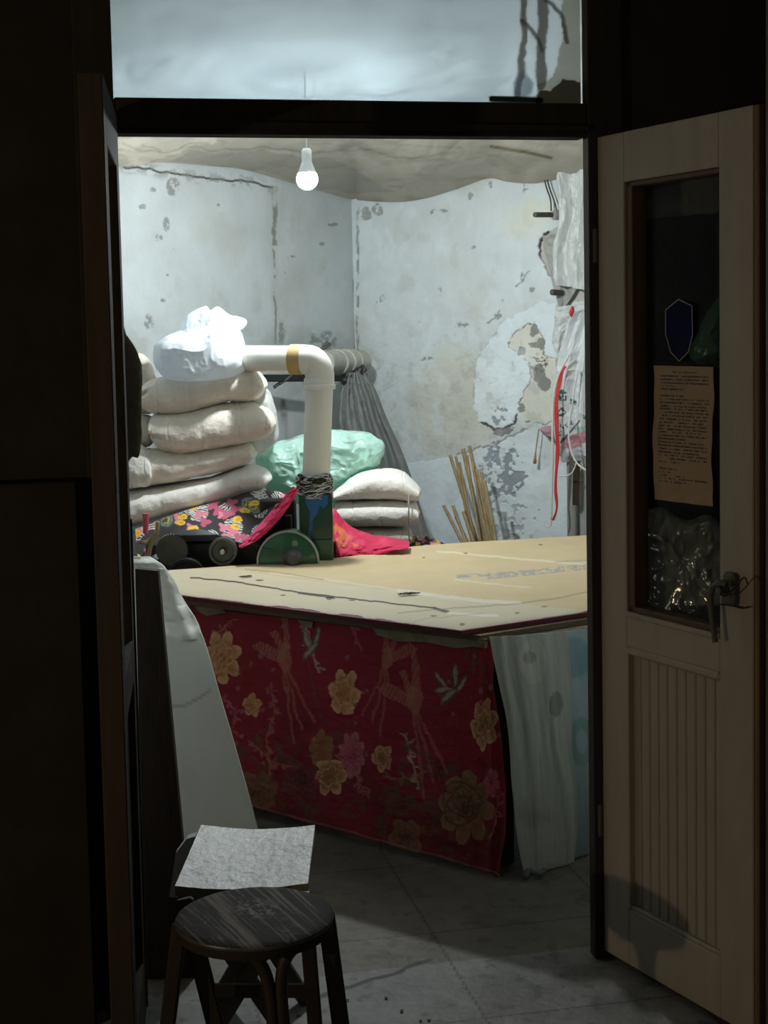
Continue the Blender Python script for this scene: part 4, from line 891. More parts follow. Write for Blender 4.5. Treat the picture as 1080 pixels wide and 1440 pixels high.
# right hand small stack
GR2 = 'white quilts behind the duct'
quilt('folded_quilt', [(466, 694, 700), (478, 684, 701), (505, 666, 701), (540, 659, 701), (565, 663, 702), (583, 678, 703), (591, 688, 695)], 6.25, .15, 'quiltw', 'white folded quilt, topmost of the small stack right of the duct', 34, GR2, seams=5)
quilt('folded_quilt', [(468, 718, 724), (476, 703, 737), (500, 702, 738), (540, 702, 738), (570, 702, 738), (584, 706, 734), (589, 716, 724)], 6.25, .15, 'quiltw', 'white folded quilt, middle of the small stack right of the duct', 38, GR2, seams=6)
quilt('folded_quilt', [(470, 748, 752), (478, 740, 762), (510, 739, 768), (550, 739, 768), (572, 741, 766), (580, 750, 756)], 6.26, .14, 'quiltd', 'greyish folded quilt, lowest of the small stack right of the duct', 41, GR2, seams=4)
mb = MB(); mb.tube(crv([at(574, 690, 6.11), at(575, 715, 6.08), at(574, 740, 6.10), at(576, 760, 6.11)], 20), .0032, 6)
tag(mb.build('binding_cord', 'greyfoil', smooth=True), 'grey cord tied down the front of the small quilt stack', 'cord')
# bench below the small stack
mb = MB(); mb.box((.0, 6.27, .335), (.36, .28, .67), bev=.01)
p_ = at(520, 768, 6.12); tag(mb.build('wooden_crate', 'ply'), 'low crate under the small quilt stack behind the table', 'crate')

# green plastic bag: two lobes of one bag
mb = MB(); gb = [(362, 640), (378, 624), (405, 616), (432, 612), (470, 604), (500, 604), (525, 612), (541, 626), (541, 642), (532, 655), (505, 665), (490, 680), (478, 700), (465, 712), (430, 710), (395, 700), (376, 690), (362, 665)]
inflate(mb, gb, 6.36, .12, .08, ctr=(450, 655), crump=.06, cs=10, seed=27, n=210, rings=64, pw=3)
tag(mb.build('plastic_bag', 'greenbag', smooth=True), 'crumpled mint green plastic bag behind the white duct', 'bag')

# floral cloth over the machine
def paint_floral(x, y):
    c = np.broadcast_to(np.array((.035, .03, .035)), (len(x), 3)).copy(); X, Y = warp(x, y, 3, 5, .12)
    rs = np.random.RandomState(5)
    for k in range(34):
        a, b = rs.uniform(190, 405), rs.uniform(688, 800); an = rs.uniform(0, 3); d = np.hypot((X - a), (Y - b)); m = d < rs.uniform(9, 15)
        c = over(c, m * (np.sin((X * math.cos(an) + Y * math.sin(an)) * 1.9) > -.1) * .9, (.70, .68, .64))
    for k in range(40):
        a, b = rs.uniform(190, 405), rs.uniform(688, 800); c = over(c, inpoly((X - a) / 9, (Y - b) / 7, [(math.cos(t) * (.8 + .3 * math.cos(3 * t)), math.sin(t) * (.8 + .3 * math.cos(3 * t))) for t in np.linspace(0, 6.2, 20)]) * .95, (.68, .22, .30) if k % 3 else (.50, .10, .18))
    for k in range(7):
        a, b = rs.uniform(205, 395), rs.uniform(695, 785); q = np.hypot((X - a) / 1.1, Y - b); c = over(c, (q < 11), (.05, .07, .075)); c = over(c, (np.abs(q - 8) < 1) * .7, (.3, .36, .34)); c = over(c, (q < 6) * (vn(X * .5, Y * .5, 0, k) > .55), (.5, .42, .05))
    for k in range(26):
        a, b = rs.uniform(190, 405), rs.uniform(688, 800); c = over(c, (((X - a) / 7) ** 2 + ((Y - b) / 4) ** 2 < 1), (.80, .50, .05)); c = over(c, (((X - a - 1) / 3) ** 2 + ((Y - b) / 1.6) ** 2 < 1) * .6, (.5, .22, .02))
    return c
def strip(name, back, front, Db_, Df, painter, m, lab, cat, nu=150, nv=70, bulge=.03, seed=2, amp=.008, T=(0, .004, 0)):
    Bc, Fc = crv(back, nu), crv(front, nu); G = np.zeros((nu, nv, 3))
    for j, v in enumerate(lin(0, 1, nv)):
        Dp = Db_ * (1 - v) + Df * v
        G[:, j] = at(Bc[:, 0] * (1 - v) + Fc[:, 0] * v, Bc[:, 1] * (1 - v) + Fc[:, 1] * v, Dp)
    uu, vv = np.meshgrid(lin(0, 1, nu), lin(0, 1, nv), indexing='ij')
    G[..., 1] += -bulge * np.sin(vv * math.pi) + amp * fbm(uu * 9, vv * 5, 0, seed) + amp * .8 * ridge(uu * 8 + vv * 2, vv * 2, 0, seed)
    c = painter(*proj(G.reshape(-1, 3))).reshape(G.shape)
    return tag(MB().slab(G, np.array(T), c).build(name, m, smooth=True), lab, cat)
strip('floral_cloth', [(190, 744), (215, 735), (245, 723), (280, 712), (320, 702), (350, 692), (385, 690), (404, 697)], [(196, 800), (212, 795), (226, 784), (240, 758), (258, 747), (285, 745), (320, 758), (350, 762), (378, 735), (400, 706)], 5.98, 5.53, paint_floral, 'print',
      'black, pink and yellow flowered cloth draped over the machine under the quilts', 'cloth', nu=230, nv=110, bulge=.02, amp=.014)
# pink cloth, left arm and right swag
def paint_pink(x, y):
    c = np.broadcast_to(np.array((.72, .05, .16)), (len(x), 3)).copy(); return over(c, sm(.1, .6, fbm(x * .06, y * .06, 0, 3)) * .4, (.80, .14, .26))
def paint_pink2(x, y):
    c = np.broadcast_to(np.array((.62, .025, .09)), (len(x), 3)).copy(); X, Y = warp(x, y, 4, 9, .12)
    q = inpoly(X, Y, [(470, 735), (482, 742), (498, 758), (508, 768), (490, 772), (475, 768), (470, 755)]); c = over(c, q * (fbm(x * .12, y * .12, 0, 3) > -.1) * .9, (.72, .20, .06))
    return over(c, sm(.1, .5, fbm(x * .05, y * .08, 0, 8)) * .5, (.80, .10, .20))
pk = strip('pink_cloth', [(412, 684), (400, 698), (385, 715), (368, 734), (350, 755), (335, 766)], [(420, 689), (412, 704), (398, 724), (384, 740), (362, 760), (340, 771)], 5.50, 5.46, paint_pink, 'pink', 'bright pink cloth strip slanting down from the duct wrapping to the machine', 'cloth', nu=120, nv=30, bulge=.02, amp=.016, T=(0, .012, 0))
strip('pink_cloth', [(462, 712), (472, 718), (490, 738), (520, 752), (550, 756), (576, 762)], [(462, 790), (472, 790), (490, 790), (520, 788), (550, 776), (574, 772)], 5.82, 5.66, paint_pink2, 'pink', 'crimson pink cloth heaped right of the green blower', 'cloth', nu=140, nv=60, bulge=.05, amp=.02, seed=5, T=(0, .01, 0))
def paint_floral2(x, y): return paint_floral((x - 560) * 2.2 + 210, (y - 745) * 2.2 + 700)
strip('floral_cloth', [(525, 752), (545, 745), (570, 757), (590, 753), (612, 758), (632, 768)], [(530, 790), (550, 790), (570, 790), (590, 790), (612, 785), (630, 778)], 6.20, 6.06, paint_floral2, 'print', 'strip of flowered cloth bunched at the back table edge, right of the pink cloth', 'cloth', nu=150, nv=50, bulge=.03, amp=.015, seed=7)

# cotton machine: dark body with wheels
mc = thing('cotton_machine', 'black belt driven machine with pulleys half hidden by the flowered cloth', 'machine', (-.62, 5.68, 0))
a = at(205, 780, 5.62); b = at(370, 780, 5.62)
mb = MB(); mb.box(((a[0] + b[0]) / 2, 5.72, .39), (b[0] - a[0], .20, .78), bev=.01); mb.build('body', 'blackmetal', mc)
mb = MB(); a = at(366, 740, 5.78); b = at(417, 740, 5.78); mb.box(((a[0] + b[0]) / 2, 5.79, .46), (b[0] - a[0], .05, .92), bev=.008); mb.box((b[0] - .03, 5.74, at(412, 736, 5.74)[2]), (.03, .05, .07), bev=.004); mb.build('housing', 'blackmetal', mc)
def wheel(px, py, Y, r, w, name, m, parent, hub=True, rim=.8):
    c = at(px, py, Y); mb = MB()
    mb.lathe([(r * .0, 0), (r * .25, 0), (r * .25, -w * .1), (r * .28, w * .35), (r * rim - .004, w * .35), (r * rim, 0), (r * .96, -.001), (r, .006), (r, w * .3), (r * .93, w * .5), (r, w * .7), (r, w), (0, w)], c, (0, 1, 0), 48)
    o = mb.build(name, m, parent, smooth=35)
    if hub:
        mb = MB(); mb.lathe([(0, -.012), (r * .16, -.012), (r * .2, -.008), (r * .2, 0), (0, 0)], c, (0, 1, 0), 24); mb.build('hub', 'steel', o, smooth=35)
    return o
wheel(313, 776, 5.50, .053, .05, 'pulley', 'pulley', mc)
wheel(262, 812, 5.50, .072, .03, 'pulley', 'blackmetal', mc, hub=False)
# toothed chain guard
c = at(243, 772, 5.56); mb = MB(); r = .062; prof = []
n = 72; V = []; 
for k in range(n):
    g = 2 * math.pi * k / n; rr = r * (1.0 if k % 2 else .91); V.append([c[0] + rr * math.cos(g), 5.53, c[2] + rr * math.sin(g)])
solid_poly(mb, V, (0, .02, 0)); mb.build('chainwheel', 'iron', mc)
# belt to the blower
mb = MB(); p1 = at(330, 762, 5.49); p2 = at(428, 781, 5.49); mb.bar(p1, p2, .012, .0035, upd=(0, 0, 1)); p1 = at(318, 795, 5.49); p2 = at(418, 800, 5.49); mb.bar(p1, p2, .012, .0035); mb.build('belt', 'rubber', mc)

# blower
bl = thing('blower', 'green enamel blower with a round casing and upright outlet at the duct foot', 'blower', (at(410, 800, 5.62)[0], 5.62, 0))
c = at(405, 790, 5.485); mb = MB(); r = .114
mb.lathe([(0, -.002), (r * .9, 0), (r * .97, .004), (r, .012), (r, .09), (r * .95, .1), (0, .1)], c, (0, 1, 0), 64)
vol = mb.build('casing', 'greenpaint', bl, smooth=35)
mb = MB(); mb.lathe([(r * .96, -.003), (r * 1.02, .0), (r * 1.02, .010), (r * .96, .012), (r * .96, -.003)], c, (0, 1, 0), 64); mb.build('casing_rim', 'steel', vol, smooth=35, label='worn pale metal rim')
cp = at(412, 786, 5.475); mb = MB(); mb.lathe([(0, -.03), (.018, -.03), (.026, -.022), (.022, -.012), (.03, -.004), (.036, .0), (.036, .006), (0, .006)], cp + np.array([0, .0, 0]), (0, 1, 0), 32); mb.build('pulley', 'pulley', bl, smooth=35)
def paint_box(x, y):
    c = np.broadcast_to(np.array((.012, .055, .032)), (len(x), 3)).copy(); X, Y = warp(x, y, 2, 5, .1)
    c = over(c, inpoly(X, Y, [(428, 690), (462, 690), (462, 708), (456, 716), (450, 712), (446, 724), (441, 730), (438, 745), (437, 762), (433, 762), (435, 740), (436, 722), (430, 706)]) * .95, (.03, .12, .36)); return c
a = at(420, 697, 5.56); b = at(467, 697, 5.56); zt = a[2]; zb_ = at(440, 758, 5.56)[2]
n_ = 60; 
def face(p0, p1, p2, p3, n1=60, n2=60):
    U = lin(0, 1, n1)[:, None, None]; V = lin(0, 1, n2)[None, :, None]; return (p0 * (1 - U) + p1 * U) * (1 - V) + (p3 * (1 - U) + p2 * U) * V
def pbox(mb, lo, hi):
    x0, y0, z0_ = lo; x1, y1, z1_ = hi; q = lambda *t: np.array(t, float)
    for f4 in ((q(x0, y0, z1_), q(x1, y0, z1_), q(x1, y0, z0_), q(x0, y0, z0_)), (q(x1, y0, z1_), q(x1, y1, z1_), q(x1, y1, z0_), q(x1, y0, z0_)), (q(x0, y1, z1_), q(x0, y0, z1_), q(x0, y0, z0_), q(x0, y1, z0_)), (q(x1, y1, z1_), q(x0, y1, z1_), q(x0, y1, z0_), q(x1, y1, z0_)), (q(x0, y0, z1_), q(x0, y1, z1_), q(x1, y1, z1_), q(x1, y0, z1_))):
        G = face(*f4); mb.grid(G, paint_box(*proj(G.reshape(-1, 3))).reshape(G.shape))
mb = MB(); pbox(mb, (a[0], 5.56, zb_), (b[0], 5.68, zt)); mb.build('outlet', 'greendark', bl, label='dark green outlet box with a blue paint run')
mb = MB(); a2 = at(428, 759, 5.55); b2 = at(468, 759, 5.55); mb.box(((a2[0] + b2[0]) / 2 - .01, 5.621, zb_ / 2 + .29), (b2[0] - a2[0] + .02, .12, zb_ - .58), bev=.004); mb.build('lower_casing', 'greenpaint', bl)
mb = MB(); mb.box((at(420, 780, 5.62)[0], 5.64, .30), (.26, .14, .59), bev=.004); mb.build('stand', 'blackmetal', bl)
# duct
a = at(447, 670, 5.62); dl_ = thing('exhaust_duct', 'cream plastic drainpipe duct rising from the blower and bending left', 'duct', (a[0], 5.62, zt))
rp = .052; xb = at(444, 690, 5.62); xt = at(449, 545, 5.62)
MB().tube([xb, xt], rp, 36).build('vertical_pipe', 'pvcw', dl_, smooth=40)
e0 = at(449, 546, 5.62); e1 = at(449, 522, 5.62); e2_ = at(443, 505, 5.62); e3 = at(428, 505, 5.63); ecen = [at(449, 546, 5.62), at(449.5, 528, 5.62), at(446, 515, 5.62), at(438, 507, 5.62), at(428, 505.5, 5.62), at(420, 505.5, 5.625)]
mb = MB(); mb.tube(crv(ecen, 24), rp * 1.06, 36); mb.lathe([(rp * 1.05, -.004), (rp * 1.17, -.004), (rp * 1.17, .012), (rp * 1.10, .016), (rp * 1.10, .034), (rp * 1.05, .04)], at(449, 546, 5.62), (0, 0, 1), 36)
mb.build('elbow', 'pvcw', dl_, smooth=40)
MB().tube([at(425, 505.5, 5.625), at(300, 503, 6.34)], rp, 36).build('horizontal_pipe', 'pvc', dl_, smooth=40)
MB().tube(crv([at(426, 505.5, 5.622), at(418, 505.5, 5.628), at(410, 505.3, 5.635)], 8), rp * 1.10, 36).build('tape_band', 'tape', dl_, smooth=40, label='tan tape band')
# wrap of strings
mb = MB(); rs = np.random.RandomState(2)
zc0 = at(442, 684, 5.60)
for k in range(64):
    z_ = zc0[2] + rs.uniform(-.036, .036); ph = rs.uniform(0, 6.3); ph2 = rs.uniform(0, 6.3); m_ = 40; t = lin(0, 2 * math.pi, m_)
    rr = rp * 1.14 + rs.uniform(0, .008) + .002 * np.sin(5 * t + ph2); pts = np.stack([zc0[0] + rr * np.cos(t), 5.62 + rr * np.sin(t), z_ + .010 * np.sin(2 * t + ph) + .005 * np.sin(5 * t + ph2)], 1)
    mb.tube(pts, .0024, 5, mi=[0, 1, 0, 2][k % 4])
mb.tube([np.array([zc0[0], 5.62, zc0[2] - .042]), np.array([zc0[0], 5.62, zc0[2] + .036])], rp * 1.12, 30, mi=0)
mb.build('string_wrap', ['blackmetal', 'whitebag', 'oldpipe'], dl_, smooth=True, label='black and white plastic string wrapped around the joint')

# old grey pipe and bar in the corner
op = thing('old_pipe', 'old grey pipe stub running into the wall corner behind the duct', 'pipe', at(490, 510, 7.2))
mb = MB(); q0, q1 = at(455, 510, 7.05), at(508, 508, 7.5); mb.tube([q0, q1], .056, 28); mb.build('pipe_body', 'oldpipe', op, smooth=40)
for k in (.35, .55, .75):
    mb = MB(); q = q0 + (q1 - q0) * k; dd = (q1 - q0) / np.linalg.norm(q1 - q0); mb.lathe([(.055, -.012), (.063, -.01), (.063, .01), (.055, .012), (.055, -.012)], q, dd, 28); mb.build('collar', 'oldpipe', op, smooth=40)
mb = MB(); mb.bar(at(345, 532, 6.92), at(515, 531, 7.4), .03, .035, bev=.004); tag(mb.build('wooden_bar', 'blackmetal'), 'dark bar running behind the duct just below the old pipe', 'bar')
mb = MB(); rs = np.random.RandomState(4)
for ti, (a, b, c2, d2) in enumerate(((450, 493, 460, 480), (453, 490, 465, 484), (455, 486, 463, 482), (385, 545, 402, 530), (392, 540, 410, 528))):
    mb = MB(); mb.tube(crv([at(a, b, 7.05), at((a + c2) / 2 + 1, (b + d2) / 2, 7.06), at(c2, d2, 7.08)], 8), lin(.009, .005, 8), 8)
    tag(mb.build('twig', 'iron', smooth=True), 'short dark twig sticking out beside the old pipe above the duct elbow' if ti < 3 else 'short dark twig stuck under the horizontal duct by the dark bar', 'twig', 'twigs above the duct elbow' if ti < 3 else 'twigs under the duct')
mb = MB(); inflate(mb, [(484, 545), (482, 534), (494, 524), (508, 514), (516, 518), (513, 527), (500, 536), (494, 546)], 7.10, .05, .04, crump=.05, cs=20, seed=8, n=80, rings=20)
tag(mb.build('black_rag', 'blackmetal', smooth=True), 'black rag knotted at the top of the grey dust cloth', 'rag')
# grey dust cloth
def paint_dust(x, y):
    c = np.broadcast_to(np.array((.17, .18, .175)), (len(x), 3)).copy(); X, Y = warp(x, y, 3, 5, .1)
    c = over(c, sm(.3, .6, fbm(x * .12, y * .12, 0, 3)) * .6, (.26, .26, .24)); c = over(c, sm(560, 700, y) * .35 * sm(540, 600, x), (.30, .28, .25)); return c
nu, nv = 110, 150; Lc = crv([(488, 524), (480, 545), (477, 580), (478, 640), (480, 790)], nv); Rc = crv([(512, 522), (528, 548), (545, 590), (575, 660), (614, 790)], nv)
G = np.zeros((nu, nv, 3)); uu, vv = np.meshgrid(lin(0, 1, nu), lin(0, 1, nv), indexing='ij')
for j in range(nv):
    for i, u in enumerate(lin(0, 1, nu)): G[i, j] = at(Lc[j, 0] * (1 - u) + Rc[j, 0] * u, Lc[j, 1] * (1 - u) + Rc[j, 1] * u, 7.10 - .10 * vv[0, j])
G[..., 1] += -.06 * np.sin(uu * math.pi) + (.014 + .01 * vv) * np.sin(uu * 26 + 2 * fbm(uu * 3, vv * 2, 0, 3)) + .01 * fbm(uu * 12, vv * 12, 0, 6)
c = paint_dust(*proj(G.reshape(-1, 3))).reshape(G.shape)
tag(MB().slab(G, np.array([0, .004, 0]), c).build('dust_cloth', 'greycloth', smooth=True), 'dusty grey cloth hanging in folds from the old pipe in the corner', 'cloth')

# bamboo sticks leaning on the right wall
STK = [((633, 640), (672, 764), .0105), ((641, 642), (664, 765), .008), ((651, 631), (680, 763), .0125), ((660, 627), (690, 762), .010), ((656, 640), (676, 764), .009), ((646, 650), (668, 765), .008), ((670, 660), (690, 763), .009), ((676, 662), (694, 762), .009), ((681, 675), (697, 761), .011), ((665, 655), (684, 763), .0075), ((671, 690), (687, 764), .0075),
       ((624, 711), (652, 767), .0095), ((637, 711), (657, 767), .0095), ((641, 727), (660, 767), .008), ((652, 720), (667, 766), .0115)]
for i, (t_, b_, r_) in enumerate(STK):
    Dt = 7.18 - .006 * (t_[0] - 630) if i < 11 else 7.05; top = at(t_[0], t_[1], Dt); bt_ = at(b_[0], b_[1], Dt - .08); k = bt_[2] / (top[2] - bt_[2]) ; foot = bt_ + (bt_ - top) * k
    foot = bt_ + (bt_ - top) * (bt_[2] - .01) / (top[2] - bt_[2]); foot[1] = max(foot[1], 6.35); foot[0] = min(foot[0], bt_[0] + .10)
    mb = MB(); P_ = np.array([top + (bt_ - top) * s for s in lin(0, 1, 30)] + [bt_ + (foot - bt_) * s for s in lin(.1, 1, 8)]); rr = np.full(len(P_), r_ * .8); rr[::6] *= 1.18
    mb.tube(P_, rr, 8)
    lab = 'tan cane stick leaning on the right wall, one of the tall tight bunch' if i < 11 else 'short tan cane stick at the left of the leaning bunch'
    names = {0: 'leftmost tall cane stick leaning on the right wall', 3: 'tallest cane stick in the bunch leaning on the right wall', 8: 'rightmost thick cane stick of the leaning bunch', 11: 'leftmost short cane stick beside the tall bunch'}
    tag(mb.build('cane_stick', 'bamboo', smooth=True), names.get(i, lab), 'stick', 'cane sticks leaning on the right wall' if i not in names else None)
    if i in names: COL.objects[-1]['group'] = 'cane sticks leaning on the right wall'

# ------------------------------------------------------------ right wall fittings
nWR = nR * (1 if nR[1] > 0 else -1)
def wr(px, py, off=.02): return atp(px, py, K0 - nWR * off, nWR)
for (a, b, r_, lab) in (((752, 302), (781, 302), .012, 'dark pipe stub poking out of the upper right wall'), ((776, 411), (790, 412), .014, 'short round pipe end low on the crumbled hole of the right wall')):
    mb = MB(); mb.tube([wr(*a, .16 if r_ < .013 else .08), wr(*b, .02)], r_, 16)
    o = tag(mb.build('pipe_stub', 'iron', smooth=40), lab, 'pipe')
    if r_ < .013: MB().tube([wr(779, 302, .05), wr(789, 302, .02)], .024, 16).build('collar', 'greyfoil', o, smooth=40)
for pts, lab in (([(757, 200), (760, 225), (768, 262), (774, 280), (775, 297)], 'left one of two thin dark wires dropping to the wall pipe stub'), ([(763, 218), (767, 240), (772, 262), (779, 282), (783, 296)], 'right one of two thin dark wires dropping to the wall pipe stub'), ([(775, 200), (780, 220), (784, 250)], 'thin wire beside the wall plastic at the top right')):
    tag(MB().tube(crv([wr(a, b, .03) for a, b in pts], 24), .0035, 6).build('wire', 'wire', smooth=True), lab, 'wire')
def wdrape(name, left, right, off, m, lab, cat, painter=None, nf=20, amp=.01, seed=1, nu=90, nv=160, extra=0):
    Lc = crv(left, nv); Rc = crv(right, nv); uu, vv = np.meshgrid(lin(0, 1, nu), lin(0, 1, nv), indexing='ij')
    G = wr(Lc[None, :, 0] * (1 - uu) + Rc[None, :, 0] * uu, Lc[None, :, 1] * (1 - uu) + Rc[None, :, 1] * uu, off)
    G = G - nWR * (amp * np.sin(uu * nf + 2 * fbm(uu * 3, vv * 3, 0, seed)) + amp * ridge(uu * 5, vv * 8, 0, seed + 1) + extra * np.sin(vv * math.pi) * np.sin(uu * math.pi))[..., None]
    c = None if painter is None else painter(*proj(G.reshape(-1, 3))).reshape(G.shape)
    return tag(MB().slab(G, nWR * .004, c).build(name, m, smooth=True), lab, cat)
wdrape('plastic_sheet', [(785, 192), (786, 240), (788, 300), (776, 350), (780, 400)], [(850, 192), (850, 240), (850, 300), (850, 350), (850, 412)], .06, 'plastic', 'cloudy plastic sheet hanging down the wall beside the right door jamb', 'plastic sheet', nf=16, amp=.018, seed=3)
wdrape('foil_sheet', [(764, 332), (766, 350), (775, 385), (786, 430)], [(800, 325), (822, 360), (815, 400), (794, 436)], .015, 'greyfoil', 'dull grey foil hanging below the plastic sheet on the right wall', 'foil', nf=8, amp=.008, seed=6, nu=50, nv=70)
def paint_bag(x, y):
    c = np.broadcast_to(np.array((.66, .69, .71)), (len(x), 3)).copy(); X, Y = warp(x, y, 1.5, 5, .2)
    g = (.02, .13, .10)
    for (a, b, r_) in ((791, 556, 7.5), (789, 579, 6.5), (806, 565, 5)): q = np.hypot(X - a, (Y - b) / 1.1); c = over(c, (q < r_) * (vn(x * .45, y * .4, 0, int(a)) > .42), g)
    for (a, b) in ((790, 600), (797, 597), (803, 594), (786, 610), (822, 588)): c = over(c, (np.abs(X - a) < 3) * (np.abs(Y - b) < 3.5) * (vn(x * .6, y * .5, 0, 3) > .4), g)
    c = over(c, inpoly(X, Y, [(792, 618), (808, 610), (830, 604), (830, 618), (806, 632), (796, 630)]) * .7, (.60, .16, .22)); c = over(c, inpoly(X, Y, [(806, 602), (830, 597), (830, 604), (812, 608)]) * .7, (.30, .58, .48))
    c = over(c, sm(2, .8, dline(X, Y, [(789, 622), (815, 592)])), (.08, .08, .08)); c = over(c, sm(625, 645, y) * .6, (.34, .32, .38)); return c
wdrape('plastic_bag', [(806, 440), (796, 470), (784, 520), (778, 570), (782, 620), (792, 650)], [(850, 438), (850, 470), (850, 520), (850, 570), (850, 610), (850, 645)], .06, 'bagprint', 'white plastic carrier bag with green print and a pink patch, hanging by the right jamb', 'bag', paint_bag, nf=22, amp=.016, seed=9, nu=120, nv=200, extra=.05)
wdrape('torn_paper', [(784, 432), (780, 455), (778, 480), (785, 500)], [(830, 425), (830, 440), (812, 460), (795, 500)], .03, 'plastic', 'torn white paper sheet above the carrier bag on the right wall', 'paper', nf=6, amp=.012, seed=15, nu=40, nv=50)
mb = MB(); inflate(mb, [(800, 439), (805, 430), (808, 436), (806, 443), (803, 446)], 6.80, .008, .008, crump=.008, cs=40, seed=4, n=40, rings=12); tag(mb.build('red_knot', 'redcord', smooth=True), 'small red knot of cloth hanging above the carrier bag', 'knot')
rb = [(795, 515), (788, 530), (783, 560), (782, 590), (784, 620), (783, 650), (781, 690), (783, 715), (777, 732)]
P_ = crv([wr(a, b, .16) for a, b in rb], 90); mb = MB(); W_ = np.interp(lin(0, 1, 90), [0, .25, .5, .8, 1], [.014, .02, .02, .012, .010])
mb.slab(np.stack([P_ - dR * W_[:, None] * .5, P_ + dR * W_[:, None] * .5 - nWR * .004 * np.sin(lin(0, 30, 90))[:, None]], 0), nWR * .003)
tag(mb.build('red_ribbon', 'redcord', smooth=True), 'long red ribbon hanging down beside the carrier bag', 'ribbon')
mb = MB(); mb.tube(crv([wr(a, b, .155) for a, b in [(800, 500), (787, 525), (779, 555), (777, 600), (777, 650), (776, 700), (775, 730)]], 50), .005, 8)
mb.tube(crv([wr(a, b, .155) for a, b in [(775, 730), (775, 738), (771, 741), (766, 738), (765, 733)]], 16), .003, 8)
tag(mb.build('hook_cord', 'whitecord', smooth=True), 'white cord ending in a wire hook, hanging beside the red ribbon', 'cord')
mb = MB(); mb.tube(crv([wr(a, b, .04) for a, b in [(758, 603), (756, 615), (754, 630), (753, 640)]], 16), .003, 6); mb.tube([wr(753, 636, .04), wr(752, 652, .04)], [.004, .009], 10); tag(mb.build('brush', 'tan', smooth=True), 'small tan brush hanging on a string left of the red ribbon', 'brush')
mb = MB(); mb.tube(crv([wr(a, b, .155) for a, b in [(812, 520), (806, 560), (800, 600), (801, 625), (806, 642), (815, 655), (830, 664)]], 40), .004, 8); mb.tube(crv([wr(a, b, .155) for a, b in [(811, 650), (805, 664), (797, 669), (786, 669)]], 20), .0035, 8)
tag(mb.build('loose_string', 'whitecord', smooth=True), 'white looping string over the carrier bag', 'string')
mb = MB(); inflate(mb, [(760, 601), (784, 600), (784, 622), (772, 616), (763, 610)], 7.0, .02, .015, crump=.01, cs=30, seed=3, n=50, rings=12); tag(mb.build('pink_pouch', 'pinkpouch' if 'pinkpouch' in M else 'greyfoil', smooth=True), 'small dull pink pouch behind the ribbon', 'pouch')
for a, r_, lab in ((805, .026, 'left one of two grey wall pipes rising behind the table by the jamb'), (824, .030, 'right one of two grey wall pipes rising behind the table by the jamb')):
    p = wr(a, 700, .035); mb = MB(); mb.tube([np.array([p[0], p[1], 0.0]), np.array([p[0], p[1], at(a, 640, p[1])[2]])], r_, 18); tag(mb.build('wall_pipe', 'greyfoil', smooth=40), lab, 'pipe')
mb = MB(); p = wr(811, 690, .10); mb.bar([p[0], p[1], at(811, 655, p[1])[2]], [p[0] - .005, p[1], at(811, 710, p[1])[2]], .016, .03); tag(mb.build('wooden_stick', 'plank'), 'short dark wooden stick hanging between the wall pipes under the bag', 'stick')

# ------------------------------------------------------------ tool at the far left
tl_ = thing('hand_tool', 'pink handled wooden tool standing at the left end of the machine', 'tool', at(212, 800, 5.46))
MB().tube([at(205, 750, 5.46), at(205, 722, 5.46)], [.010, .012], 12, col=(.60, .10, .14)).build('handle', 'pink', tl_, smooth=40, label='pink handle')
mb = MB(); mb.tube(crv([at(222, 733, 5.46), at(220, 752, 5.46), at(211, 770, 5.46), at(208, 800, 5.46)], 20), .008, 8); mb.tube(crv([at(196, 762, 5.46), at(208, 762, 5.46), at(220, 748, 5.46)], 14), .008, 8); mb.build('wooden_arms', 'bamboo', tl_, smooth=True)

# ------------------------------------------------------------ ceiling tarp
def paint_tarp(x, y):
    c = np.broadcast_to(np.array((.50, .47, .40)), (len(x), 3)).copy(); X, Y = warp(x, y, 8, 5, .03)
    c = over(c, inpoly(X, Y, [(150, 150), (310, 150), (300, 196), (268, 210), (220, 226), (180, 236), (150, 240)]), (.66, .62, .52))
    c = over(c, sm(190, 150, y), (.72, .76, .78)); c = over(c, sm(.1, .4, fbm(x * .04, y * .08, 0, 9)) * .4 * (y > 185), (.40, .37, .30))
    c = over(c, inpoly(X, Y, [(270, 214), (360, 212), (460, 222), (500, 240), (560, 270), (460, 268), (400, 250), (340, 236), (240, 226)]) * .6, (.33, .32, .28)); 
    c = over(c, sm(3.5, 1, dline(x, y, [(690, 206), (740, 214), (775, 222)])) , (.18, .15, .07))
    c = over(c, sm(.62, .8, ridge(x * .018, y * .07, 0, 7)) * .35 * (y > 180), (.28, .26, .21))  # wrinkle shade drawn into the tarp colour, fold lines below likewise
    for ln in ([(176, 205), (230, 215), (290, 200)], [(200, 200), (225, 212)], [(500, 205), (560, 225), (640, 215)], [(270, 210), (370, 208), (450, 214), (520, 210)]): c = over(c, sm(2.2, .5, dline(X, Y, ln)) * .35, (.2, .19, .15))
    return c
low = crv([(120, 226), (176, 234), (215, 229), (240, 229), (300, 234), (340, 238), (400, 254), (460, 271), (500, 281), (560, 284), (600, 278), (640, 266), (685, 251), (715, 256), (750, 258), (785, 252), (840, 246), (900, 240)], 260)
nv = 200; G = np.zeros((260, nv, 3))
pl = (K0, nL), (K0, nR)
for i in range(260):
    a, b = low[i]; n_ = nL if a < 503 else nR; wall = atp(a, b, K0, n_)
    w = wall * np.array([1, 1, 1]) - .02 * ray(a, b)
    top = at(a, 150, 5.0); top = np.array([top[0] * 1.15, 4.2, 2.66])
    for j, v in enumerate(lin(0, 1, nv)):
        # gentle sag between beam and wall
        p = w * (1 - v) + top * v; G[i, j] = p
        G[i, j, 2] += .10 * math.sin(v * math.pi) ** 1.0 * (1 - v)
xx, yy = G[..., 0], G[..., 1]
